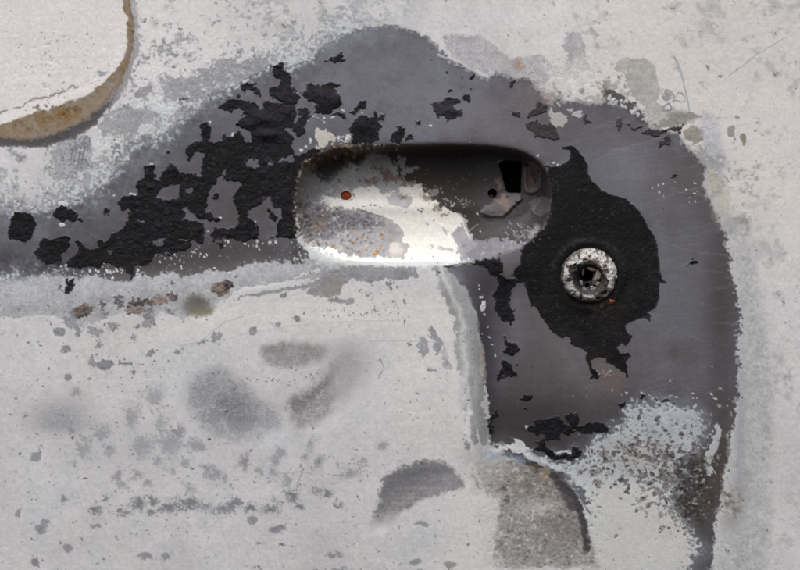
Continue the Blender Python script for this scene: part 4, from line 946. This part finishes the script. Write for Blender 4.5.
# plate right of the slot, torn lip below it
PL = rnd_poly([(525, 160), (532, 159.5), (540, 165), (543, 172), (543, 186), (538, 192.5), (529, 193), (525, 187)], 2)
m = edge(sdf(PL, 'N'), 1.2); put(m, (98, 88, 90), .5, 0, .5); HT += 3.2 * sm(sdf(PL, '0'), -1, 2)
put(edge(sdf(rnd_poly([(529, 168), (535, 166), (540, 178), (536, 188), (529, 186)], 1), 'A'), 2.5) * .75, (96, 74, 68)); HT -= 1.2 * sm(sdf(PL, '0'), 3, 5)
dab(530, 163.5, 2, 1.4, (24, 22, 24), .9); stroke([(533, 170), (538, 180), (536, 184)], 1.0, (40, 34, 36), .8); dab(539, 170, 1.3, .9, (40, 36, 40), .9)
FLP = T(470, 140, [(80, 490), (120, 450), (180, 440), (235, 375), (260, 360), (380, 378), (405, 400), (390, 430), (310, 490), (290, 510), (265, 555), (160, 552), (90, 520)], 7.12)
sf = sdf(FLP, 'A')
m = edge(sf, 1.0); put(m, (96, 92, 95), .55, 0, .6)
put(m * edge(sdf(T(470, 140, [(190, 430), (240, 370), (280, 400), (300, 470), (290, 505), (250, 480), (215, 440)], 7.12), 'A'), 3) * .85, (136, 114, 106))
put(m * edge(sdf(T(470, 140, [(285, 400), (380, 380), (400, 405), (330, 470), (300, 480)], 7.12), 'A'), 2) * .7, (112, 108, 112))
HT += 3.0 * sm(sf, -.5, 2.5) + .8 * gauss(488, 210, 10, 4) * m
put(edge(sdf(T(470, 140, [(190, 260), (225, 255), (245, 330), (220, 350), (195, 300)], 7.12), 'B'), 3) * .8, (128, 110, 104))
dab(507.5, 195.5, 1.4, 1.0, (36, 30, 32), .9)
stroke([(493, 218.5), (501, 218), (507, 218)], 1.2, (128, 124, 128), .8, warp='A')
FL2 = T(470, 140, [(440, 440), (470, 400), (520, 400), (580, 430), (570, 520), (520, 550), (470, 490)], 7.12)
m = edge(sdf(FL2, 'A'), 1.2) * G1; put(m * .8, (84, 82, 86), .55, 0, .6); HT += 1.2 * m
stroke(T(470, 140, [(450, 470), (480, 480), (530, 400)], 7.12), 1.0, (120, 118, 122), .6, warp='A')
stroke([(515, 206), (520, 204), (525, 200), (527, 197)], 1.3, (28, 26, 28), .9, warp='A')
dab(502, 158.5, 3.6, 1.5, (150, 134, 110), .7, soft=2, warp='B', rot=-.5)
dab(345, 194, 7, 6.6, (206, 205, 204), .5, soft=2)

dk = edge(sdf([(293, 242), (299, 243), (305, 249), (311, 254), (312, 260), (300, 263), (290, 262)], 'B') + 1.2 * N3, 1.5)
put(dk * .85, (66, 63, 66), .5); put(dk * edge(N3b - .7, .5) * .9, (196, 198, 200))
tr_ = edge(sRw + 3.5 + 1.5 * N6, 2) * edge(8 - sRw + 2 * N6, 3) * sm(-X, -372, -345) * sm(-Y, -180, -160)
put(tr_ * .8, (84, 66, 54), .85, 0, 1); put(tr_ * edge(N3 + .5 * N6 - .6, .6) * .8, (150, 132, 118)); put(tr_ * edge(N3b + .4 * N6b - .7, .6) * .8, (34, 28, 26)); put(tr_ * edge(N3b - .4 * N6b - 1.3, .5) * .9, (206, 198, 190))
HT += tr_ * .5 * N3
lr_ = edge(sRw + 2.0 + 1.5 * N6, 2) * edge(4 - sRw + 2 * N6, 3) * sm(-X, -312, -300) * sm(Y, 160, 180) * sm(-Y, -250, -240)
put(lr_ * .7, (120, 110, 106), .85, 0, 1); put(lr_ * edge(N3 + .3 * N6 - .4, .6) * .8, (196, 190, 186)); put(lr_ * edge(N3b - .8, .6) * .8, (52, 46, 46))
HT += lr_ * .6 * N3
# gentle shape of the door skin itself
HT -= np.clip(Y - 285, 0, 500) ** 2 / 7600.0 + np.clip(285 - Y, 0, 500) ** 2 / 16000.0 + (X - 400) ** 2 / 26000.0
wz = (1 - inD) * (1 - mW) * (1 - mP)
blst = edge(.9 * N3b + .6 * N6 - 1.7, .7) * wz
HT += .25 * blst
HT += 3.2 * np.tanh((Y - 285 + .09 * (X - 55)) / 14.0) * sm(-X, -330, -250)     # swage along the lower left
HT += -4.5 * sm(X, 476, 500) * sm(Y, 262, 300) * sm(-Y, -470, -430) * sm(-X, -560, -500)
HT += 2.5 * np.exp(-((X - 440 - 30 * sm(Y, 262, 330)) / 14) ** 2) * sm(Y, 262, 300) * sm(-Y, -480, -440)
HT += 1.5 * N150 * .5
HT += 0.05 * (1 - inD) * (N3 * .6 + .5 * N6) * (1 - mW)
HT -= 1.4 * gauss(700, 170, 26, 20) + 0
# fine pigment grain
tint(1 + (.012 * FINE + .014 * N3b + .008 * HST) * (1 - mP) + .04 * FINE * mP + .02 * N3)

# ------------------------------------------------------------------ openings
SLOT = np.array([(500.5, 161.5), (503, 159), (507.5, 157.8), (516, 158), (523, 159.3), (524, 162), (523.6, 175), (523.2, 191), (516, 191.2), (509.5, 190.8), (507.5, 187), (504, 174)])
def ellipse(x, y, rx, ry, n=28):
    return np.array([(x + rx * math.cos(t), y + ry * math.sin(t)) for t in np.linspace(0, 2 * math.pi, n, endpoint=False)])
HOLE1 = ellipse(345, 194, 5.5, 4.8)
HOLE2 = ellipse(494, 191.5, 4.6, 4.6)
LOCKH = ellipse(LX, LY, 24, 24, 48)
XV, YV = X.copy(), Y.copy()
sOpen = np.full((H, W), -999.0, np.float32)
for P in (SLOT, HOLE1, HOLE2, LOCKH):
    s = sl(P[:, 0].min(), P[:, 1].min(), P[:, 0].max(), P[:, 1].max(), 12)
    d = sdf_xy(P, X[s], Y[s])
    g0, g1 = np.gradient(d, ay[s[0]], ax[s[1]])
    k = (np.abs(d) < 0.52).astype(np.float32)
    XV[s] -= k * d * g1; YV[s] -= k * d * g0
    sOpen[s] = np.maximum(sOpen[s], np.where(k > 0, 0.0, d))

def ht_at(x, y):
    return float(HT[np.searchsorted(ay, y), np.searchsorted(ax, x)])

# ------------------------------------------------------------------ materials
def lin(c):
    c = np.asarray(c, np.float32)
    return np.where(c <= 0.04045, c / 12.92, ((c + 0.055) / 1.055) ** 2.4)
def skin_material(name, base, grain_scale, bump, spec):
    m = bpy.data.materials.new(name)
    m.use_nodes = True
    nt = m.node_tree; n = nt.nodes; l = nt.links
    b = n['Principled BSDF']
    at = n.new('ShaderNodeAttribute'); at.attribute_name = 'pigment'
    ap = n.new('ShaderNodeAttribute'); ap.attribute_name = 'surface'
    sep = n.new('ShaderNodeSeparateColor'); l.new(ap.outputs['Color'], sep.inputs[0])
    tc = n.new('ShaderNodeTexCoord')
    no = n.new('ShaderNodeTexNoise'); no.inputs['Scale'].default_value = grain_scale; no.inputs['Detail'].default_value = 6; no.inputs['Roughness'].default_value = .7
    l.new(tc.outputs['Object'], no.inputs['Vector'])
    mr = n.new('ShaderNodeMapRange'); mr.inputs['From Min'].default_value = .3; mr.inputs['From Max'].default_value = .7
    mr.inputs['To Min'].default_value = 1 - base; mr.inputs['To Max'].default_value = 1 + base
    l.new(no.outputs['Fac'], mr.inputs['Value'])
    mx = n.new('ShaderNodeVectorMath'); mx.operation = 'SCALE'
    l.new(at.outputs['Color'], mx.inputs[0]); l.new(mr.outputs[0], mx.inputs['Scale'])
    l.new(mx.outputs[0], b.inputs['Base Color'])
    l.new(sep.outputs[0], b.inputs['Roughness'])
    l.new(sep.outputs[1], b.inputs['Metallic'])
    b.inputs['Specular IOR Level'].default_value = spec
    n2 = n.new('ShaderNodeTexNoise'); n2.inputs['Scale'].default_value = grain_scale * .55; n2.inputs['Detail'].default_value = 5; n2.inputs['Roughness'].default_value = .65
    l.new(tc.outputs['Object'], n2.inputs['Vector'])
    mu = n.new('ShaderNodeMath'); mu.operation = 'MULTIPLY'
    l.new(n2.outputs['Fac'], mu.inputs[0]); l.new(sep.outputs[2], mu.inputs[1])
    bp = n.new('ShaderNodeBump'); bp.inputs['Distance'].default_value = bump; bp.inputs['Strength'].default_value = 1.0
    l.new(mu.outputs[0], bp.inputs['Height']); l.new(bp.outputs[0], b.inputs['Normal'])
    return m
M_SKIN = skin_material('scorched_steel_and_oxide', .035, 1500, .00016, .4)
M_PAINT = skin_material('charred_black_paint', .25, 1300, .0006, .12)
M_REC = skin_material('recess_metal', .07, 1500, .00025, .3)
M_LOCK = skin_material('crusted_lock_metal', .14, 1500, .0006, .3)

def plain(name, rgb, rough=.8, met=0.0, var=.35, scale=600, bump=.0004):
    m = bpy.data.materials.new(name); m.use_nodes = True
    nt = m.node_tree; n = nt.nodes; l = nt.links; b = n['Principled BSDF']
    tc = n.new('ShaderNodeTexCoord'); no = n.new('ShaderNodeTexNoise'); no.inputs['Scale'].default_value = scale; no.inputs['Detail'].default_value = 6
    l.new(tc.outputs['Object'], no.inputs['Vector'])
    r = n.new('ShaderNodeValToRGB'); c = lin(np.array(rgb) / 255.)
    r.color_ramp.elements[0].position = .35; r.color_ramp.elements[1].position = .65
    r.color_ramp.elements[0].color = (*[float(v) * (1 - var) for v in c], 1); r.color_ramp.elements[1].color = (*[float(v) * (1 + var) for v in c], 1)
    l.new(no.outputs['Fac'], r.inputs[0]); l.new(r.outputs[0], b.inputs['Base Color'])
    b.inputs['Roughness'].default_value = rough; b.inputs['Metallic'].default_value = met
    bp = n.new('ShaderNodeBump'); bp.inputs['Distance'].default_value = bump
    l.new(no.outputs['Fac'], bp.inputs['Height']); l.new(bp.outputs[0], b.inputs['Normal'])
    return m
M_RUST = plain('bright_rust', (146, 62, 14), .9, 0, .25, 900)
M_RUST2 = plain('dull_rust', (96, 58, 32), .9, 0, .3, 900)
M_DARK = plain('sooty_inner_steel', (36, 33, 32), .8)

# ------------------------------------------------------------------ objects
def link(o, parent=None):
    SC.collection.objects.link(o)
    if parent: o.parent = parent
    return o
door = bpy.data.objects.new('car_door', None)
link(door)
door['label'] = 'burnt-out car door skin with a recessed handle pocket, pitted lock and peeling black paint'
door['category'] = 'car door'

def P3(x, y, h):
    return ((x - CX) * S, -h * S, (CY - y) * S)
VX = np.stack([(XV - CX) * S, -HT * S, (CY - YV) * S], -1).reshape(-1, 3).astype(np.float32)
VC = np.concatenate([np.clip(lin(np.clip(COL, 0, 1)) * ALBEDO_GAIN, 0, .88), np.ones((H, W, 1))], -1).reshape(-1, 4).astype(np.float32)
VS = np.stack([RGH, MET, GRN, np.ones_like(RGH)], -1).reshape(-1, 4).astype(np.float32)
idx = np.arange(H * W).reshape(H, W)
Q = np.stack([idx[:-1, :-1], idx[1:, :-1], idx[1:, 1:], idx[:-1, 1:]], -1)          # faces the viewer (-Y)
def face_any(mask): return mask[:-1, :-1] | mask[1:, :-1] | mask[1:, 1:] | mask[:-1, 1:]
def face_all(mask): return mask[:-1, :-1] & mask[1:, :-1] & mask[1:, 1:] & mask[:-1, 1:]
hole = face_all(sOpen > -0.001) & face_any(sOpen > 0.2) 
isP = face_any(sdP > 0.0) & ~face_any(sRw > 0)
isR = face_all(sRw > 0)
isB = face_all(rg < 117)
isP &= ~isB

def submesh(name, sel, mat, parent, label=None, stuff=False):
    F = Q[sel]
    u, inv = np.unique(F.ravel(), return_inverse=True)
    me = bpy.data.meshes.new(name)
    nF = len(F)
    me.vertices.add(len(u)); me.loops.add(nF * 4); me.polygons.add(nF)
    me.vertices.foreach_set('co', VX[u].ravel())
    me.loops.foreach_set('vertex_index', inv.astype(np.int32))
    me.polygons.foreach_set('loop_start', np.arange(0, nF * 4, 4, dtype=np.int32))
    me.polygons.foreach_set('use_smooth', np.ones(nF, bool))
    a = me.attributes.new('pigment', 'FLOAT_COLOR', 'POINT'); a.data.foreach_set('color', VC[u].ravel())
    a = me.attributes.new('surface', 'FLOAT_COLOR', 'POINT'); a.data.foreach_set('color', VS[u].ravel())
    me.materials.append(mat)
    me.update(calc_edges=True)
    o = bpy.data.objects.new(name, me)
    link(o, parent)
    if label: o['label'] = label
    if stuff: o['kind'] = 'stuff'
    return o

print("meshes...")
base = ~hole & ~isP & ~isR & ~isB
submesh('door_skin', base, M_SKIN, door)
submesh('round_boss', isB & ~hole, M_SKIN, door, 'raised round boss with a rust-stained rim, upper left')
recess = submesh('handle_recess', isR & ~hole, M_REC, door, 'pressed handle pocket, white at its foot and sooty at its top right')

# connected patches of black paint
lab = np.zeros(isP.shape, np.int32)
pm = isP & ~hole
comps = []
pts = np.argwhere(pm)
cur = 0
Hh, Ww = pm.shape
flat = pm.ravel(); fl_lab = lab.ravel()
for start in (pts[:, 0] * Ww + pts[:, 1]).tolist():
    if fl_lab[start]: continue
    cur += 1
    stack = [start]; fl_lab[start] = cur; cnt = 0
    mem = []
    while stack:
        p = stack.pop(); mem.append(p)
        c = p % Ww
        for q, ok in ((p - 1, c > 0), (p + 1, c < Ww - 1), (p - Ww, p >= Ww), (p + Ww, p < flat.size - Ww)):
            if ok and flat[q] and not fl_lab[q]:
                fl_lab[q] = cur; stack.append(q)
    comps.append(np.array(mem))
comps.sort(key=len, reverse=True)
small = np.zeros(pm.size, bool)
nb = 0
lockc = None
for c in comps:
    if len(c) >= 60 and nb < 200:
        s = np.zeros(pm.size, bool); s[c] = True
        o = submesh('paint_patch', s.reshape(pm.shape), M_PAINT, door)
        yy, xx = divmod(int(c[len(c) // 2]), Ww)
        nb += 1
    else:
        small[c] = True
if small.any():
    submesh('paint_flecks', small.reshape(pm.shape), M_PAINT, door, stuff=True)
print('paint patches', nb, 'of', len(comps))

# ---- generic mesh helper
def mesh(name, verts, faces, mat, parent, smooth=True, cols=None, rough=.75, grain=.8, label=None):
    me = bpy.data.meshes.new(name)
    me.from_pydata([tuple(map(float, v)) for v in verts], [], [tuple(map(int, f)) for f in faces])
    me.polygons.foreach_set('use_smooth', np.full(len(me.polygons), smooth))
    if cols is not None:
        c = np.concatenate([lin(np.clip(np.asarray(cols) / 255., 0, 1)), np.ones((len(verts), 1))], 1).astype(np.float32)
        a = me.attributes.new('pigment', 'FLOAT_COLOR', 'POINT'); a.data.foreach_set('color', c.ravel())
        v = np.tile(np.array([rough, 0, grain, 1], np.float32), (len(verts), 1))
        a = me.attributes.new('surface', 'FLOAT_COLOR', 'POINT'); a.data.foreach_set('color', v.ravel())
    me.materials.append(mat); me.update()
    o = bpy.data.objects.new(name, me); link(o, parent)
    if label: o['label'] = label
    return o

def well(name, P, depth, mat_wall, parent, lip=0.0, n_rings=3, h0=None, taper=1.0):
    """walls of an opening going back from the edge of the sheet, closed at the back"""
    n = len(P); c = P.mean(0)
    V, F = [], []
    for r in range(n_rings + 1):
        t = r / n_rings
        for x, y in P:
            h = ht_at(x, y) if h0 is None else h0
            k = 1 + (taper - 1) * t + .012
            V.append(P3(c[0] + (x - c[0]) * k, c[1] + (y - c[1]) * k, h + .3 - depth * t))
    for r in range(n_rings):
        for i in range(n):
            a, b = r * n + i, r * n + (i + 1) % n
            F.append((a, b, b + n, a + n))
    F.append(tuple(range(n_rings * n, n_rings * n + n)))
    return mesh(name, V, F, mat_wall, parent, smooth=False)
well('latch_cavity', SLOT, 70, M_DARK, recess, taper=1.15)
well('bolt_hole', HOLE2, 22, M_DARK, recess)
# rusty plug behind the left hole and crescent in the right one
def disc(name, x, y, rx, ry, h, mat, parent, dome=.6):
    V = [P3(x, y, h + dome)]; F = []; n = 28; rings = 5
    rs = np.random.RandomState(3)
    for r in range(1, rings + 1):
        for i in range(n):
            t = 2 * math.pi * i / n; q = r / rings
            V.append(P3(x + rx * q * math.cos(t), y + ry * q * math.sin(t), h + dome * (1 - q * q) + rs.uniform(-.12, .12)))
    for i in range(n): F.append((0, 1 + (i + 1) % n, 1 + i))
    for r in range(rings - 1):
        for i in range(n):
            a, b = 1 + r * n + i, 1 + r * n + (i + 1) % n
            F.append((a, b, b + n, a + n))
    return mesh(name, V, F, mat, parent)
hh = ht_at(352, 194)
disc('rusty_plug', 345, 194, 5.9, 5.2, hh - 2.6, M_RUST, recess)
disc('rusty_bolt', 492.6, 194.6, 3.2, 2.2, ht_at(494, 199) - 9.0, M_RUST2, recess, 1.0)

# ------------------------------------------------------------------ the lock
def ang_noise(seed, n, k):
    rs = np.random.RandomState(seed); t = np.linspace(0, 2 * math.pi, n, endpoint=False)
    out = np.zeros(n)
    for j in range(1, k):
        out += rs.randn() / j * np.cos(j * t + rs.uniform(0, 6.28))
    return out
NT = 220
tt = np.linspace(0, 2 * math.pi, NT, endpoint=False)
base_h = ht_at(LX + 30, LY) 
# profile: radius, height above skin
prof_pts = [(28.6, -1.2), (28.4, .4), (27.8, 2.2), (26.6, 4.2), (25.0, 6.0), (23.0, 7.3), (21.0, 8.0), (19.0, 8.0), (17.2, 7.2), (15.8, 5.8), (14.9, 4.0), (14.5, 2.0)]
pr = np.array(prof_pts); tq = np.linspace(0, len(pr) - 1, 56)
prr = np.interp(tq, np.arange(len(pr)), pr[:, 0]); prh = np.interp(tq, np.arange(len(pr)), pr[:, 1])
NR = len(prr)
TH, RI = np.meshgrid(tt, np.arange(NR))
wob = ang_noise(2, NT, 22) * .6
Rr = prr[RI] + wob[None, :].repeat(NR, 0) * .5
icx = LX - .5 * (1 - sm(Rr, 14, 28)); icy = LY + 4.0 * (1 - sm(Rr, 14, 28))            # inner opening sits a little low
LXX = icx + Rr * np.cos(TH); LYY = icy + Rr * np.sin(TH) * .97
l1 = fbm(LXX.astype(np.float32), LYY.astype(np.float32), 3.2, 3, 201)
l2 = fbm(LXX.astype(np.float32), LYY.astype(np.float32), 2.1, 3, 211)
l3 = fbm(LXX.astype(np.float32), LYY.astype(np.float32), 8, 2, 221)
ch = prh[RI] + .9 * l1 + .5 * l2 + .5 * l3
cc = np.zeros((NR, NT, 3))
cc[:] = (206, 203, 200)
def mixc(mask, c):
    global cc
    cc = cc * (1 - mask[..., None]) + np.array(c, float) * mask[..., None]
a = TH                                         # 0 right, pi/2 down
top = sm(-np.sin(a), -.25, .15)
shell = sm(np.cos(a - math.radians(128)), .55, .72) * (Rr > 15)      # smooth grey shell lower left
bot = sm(np.cos(a - math.radians(82)), .80, .93)
mixc(np.clip(.45 * l3 + .1, 0, 1) * .5, (160, 152, 148))
mixc(edge(l2 + .6 * l1 - .5, .6) * (1 - shell * .7), (52, 46, 45)); ch = ch - edge(l2 + .6 * l1 - .72, .6) * (1 - shell) * .5
mixc(edge(l1 - .7, .9) * top * .6, (124, 100, 88)); mixc(edge(-l3 + .4 * l2 - .9, .7) * .75, (96, 92, 92))
mixc(shell * .9, (158, 156, 154)); ch = ch - shell * (.25 * l1)
mixc(shell * np.clip(.5 * l3, 0, 1) * .5, (120, 116, 112))
# dark bites: left gap, lower right, inner left
def bite(x, y, r, k=.95, h=-1.0, ry=None, c=(44, 41, 42)):
    global ch
    d = 1 - np.sqrt(((LXX - x + 1.1 * l1) / r) ** 2 + ((LYY - y + 1.2 * l2) / (ry or r)) ** 2) + .12 * l2
    m_ = sm(d, -.12, .18); mixc(m_ * k, c); ch = ch + h * m_
bite(572, 270, 4.5, ry=5.5); bite(575, 277, 3.2, ry=6); bite(568, 280, 4, ry=2); bite(601, 290, 5, ry=6); bite(605, 283, 2.6, ry=7); bite(562, 272, 1.8, ry=6); bite(562, 284, 1.4, ry=3); bite(598, 296, 5, ry=3.5)
bite(576, 266, 3.5, ry=2.5); bite(571, 258, 5, .55, -.3, ry=3, c=(110, 106, 106)); bite(580, 296, 1.2, ry=4); bite(615, 284, 1.5, ry=8, k=.6); bite(607, 257, 2, ry=4, k=.7); bite(610, 293, 3, ry=4, c=(150, 132, 118), k=.6, h=0)
mixc(bot * sm(Rr, 22, 27) * .5, (108, 92, 78))
mixc(sm(Rr, 27.6, 28.4) * .8, (60, 52, 48))
mixc(sm(-Rr, -18.5, -15.5) * .8 * (1 - .3 * top), (84, 78, 76)); mixc(sm(-Rr, -16.0, -15.0) * .8, (50, 46, 46))
mixc(sm(Rr, 25.5, 27.5) * sm(-np.cos(a), -.3, .6) * .7, (70, 66, 66))
V, F = [], []
for i in range(NR):
    for j in range(NT):
        V.append(P3(LXX[i, j], LYY[i, j], base_h + ch[i, j]))
for i in range(NR - 1):
    for j in range(NT):
        p, q = i * NT + j, i * NT + (j + 1) % NT
        F.append((p, p + NT, q + NT, q))
lock = mesh('door_lock', V, F, M_LOCK, door, cols=cc.reshape(-1, 3), grain=1.0, label='round pitted lock surround with white crust, set in black paint')
# barrel wall and floor
ICX, ICY = LX - .5, LY + 4.0
V, F, K = [], [], []
NB = 96; rs = np.random.RandomState(9)
tb = np.linspace(0, 2 * math.pi, NB, endpoint=False)
bn = ang_noise(7, NB, 14) * .4
rows = [(14.8, 3.0), (14.0, 1.0), (13.2, -.5), (12.4, -1.2), (11.8, -3), (11.6, -7), (11.4, -12), (11.0, -16)]
for i, (r, h) in enumerate(rows):
    for j in range(NB):
        q = r + bn[j] * (.6 if i > 1 else .2) + rs.uniform(-.15, .15)
        V.append(P3(ICX + q * math.cos(tb[j]), ICY + q * math.sin(tb[j]) * .97, base_h + h + rs.uniform(-.15, .15)))
        dk = (66, 62, 62) if i < 4 else (52, 49, 50)
        f_ = rs.uniform(.75, 1.25); K.append(tuple(v * f_ for v in dk))
for i in range(len(rows) - 1):
    for j in range(NB):
        p, q = i * NB + j, i * NB + (j + 1) % NB
        F.append((p, p + NB, q + NB, q))
mesh('lock_barrel', V, F, M_LOCK, lock, cols=K, grain=1.0)
# broken plug face with a keyhole, further in
V, F, K = [], [], []
gx_ = np.linspace(-12.5, 12.5, 72)
n1 = fbm(*np.meshgrid(gx_.astype(np.float32), gx_.astype(np.float32)), 3, 3, 301)
for iy, y in enumerate(gx_):
    for ix, x in enumerate(gx_):
        h = -9 + .5 * n1[iy, ix]
        up_ = (x + 1) ** 2 / 42 + (y + 4.2) ** 2 / 34              # the deep ragged void
        h -= 16 * sm(np.array(1.15 - up_ + .15 * n1[iy, ix]), 0, .3)
        key = abs(x + .3) < 1.7 + (.5 if y > 4.8 else 0) and 3.0 < y < 7.6
        if key: h -= 10
        h += 2.0 * math.exp(-((x - 7.6) ** 2 / 8 + (y + .5) ** 2 / 30)) * 4.0
        h += 1.8 * math.exp(-((x + 8.6) ** 2 / 5 + (y - 3) ** 2 / 20))
        V.append(P3(ICX + x, ICY + y, base_h + float(h)))
        c = (92, 88, 92) if y > 1 else (70, 66, 68)
        if x > 4.5 and -7 < y < 5: c = (148, 140, 130)
        if up_ < 1.1 or key: c = (30, 28, 29)
        k_ = 1 + .22 * float(n1[iy, ix])
        K.append(tuple(v * max(.4, k_) for v in c))
n_ = len(gx_)
for iy in range(n_ - 1):
    for ix in range(n_ - 1):
        p = iy * n_ + ix
        if gx_[ix] ** 2 + gx_[iy] ** 2 < 150: F.append((p, p + n_, p + n_ + 1, p + 1))
mesh('lock_core', V, F, M_LOCK, lock, cols=K, grain=1.0)
# crusts hanging in the mouth of the barrel
def crust(x, y, rx, ry, h, th_, c, rot=0):
    V, F, K = [], [], []
    nu, nv = 20, 10
    rs = np.random.RandomState(int(x * 7 + y * 13) % 9999)
    an = ang_noise(int(x + y), nu, 6) * .12
    for v in range(nv + 1):
        ph = math.pi * v / nv
        for u in range(nu):
            t = 2 * math.pi * u / nu
            k = math.sin(ph) * (1 + an[u]) * (1 + rs.uniform(-.07, .07))
            px_, py_ = rx * k * math.cos(t), ry * k * math.sin(t)
            V.append(P3(x + px_ * math.cos(rot) - py_ * math.sin(rot), y + px_ * math.sin(rot) + py_ * math.cos(rot), base_h + h + th_ * math.cos(ph)))
            f = rs.uniform(.75, 1.15)
            K.append((c[0] * f, c[1] * f, c[2] * f))
    for v in range(nv):
        for u in range(nu):
            a_, b_ = v * nu + u, v * nu + (u + 1) % nu
            F.append((a_, a_ + nu, b_ + nu, b_))
    return mesh('rust_crust', V, F, M_LOCK, lock, cols=K, grain=1.0)
for args in ((598.5, 274, 3.2, 6.2, -1.5, 2.4, (168, 158, 146), .1), (591.5, 269, 5.2, 1.8, -1, 1.6, (176, 150, 134), .15), (583, 271.5, 1.5, 4.2, -2, 1.8, (120, 116, 120), .15), (581.5, 283, 1.6, 3.2, -2.5, 1.8, (140, 138, 140), -.2), (585, 289.5, 3.4, 1.8, -3, 1.8, (132, 130, 136), .5),
             (594, 289, 3.6, 1.9, -3, 1.8, (128, 124, 126), -.5), (592, 287, 1.2, 1, -3.0, 1.2, (200, 198, 200), 0), (598, 284, 2.4, 2.2, -3, 1.8, (150, 138, 122), 0)):
    crust(*args)
print('triangles', sum(len(o.data.polygons) for o in SC.objects if o.type == 'MESH') * 2)
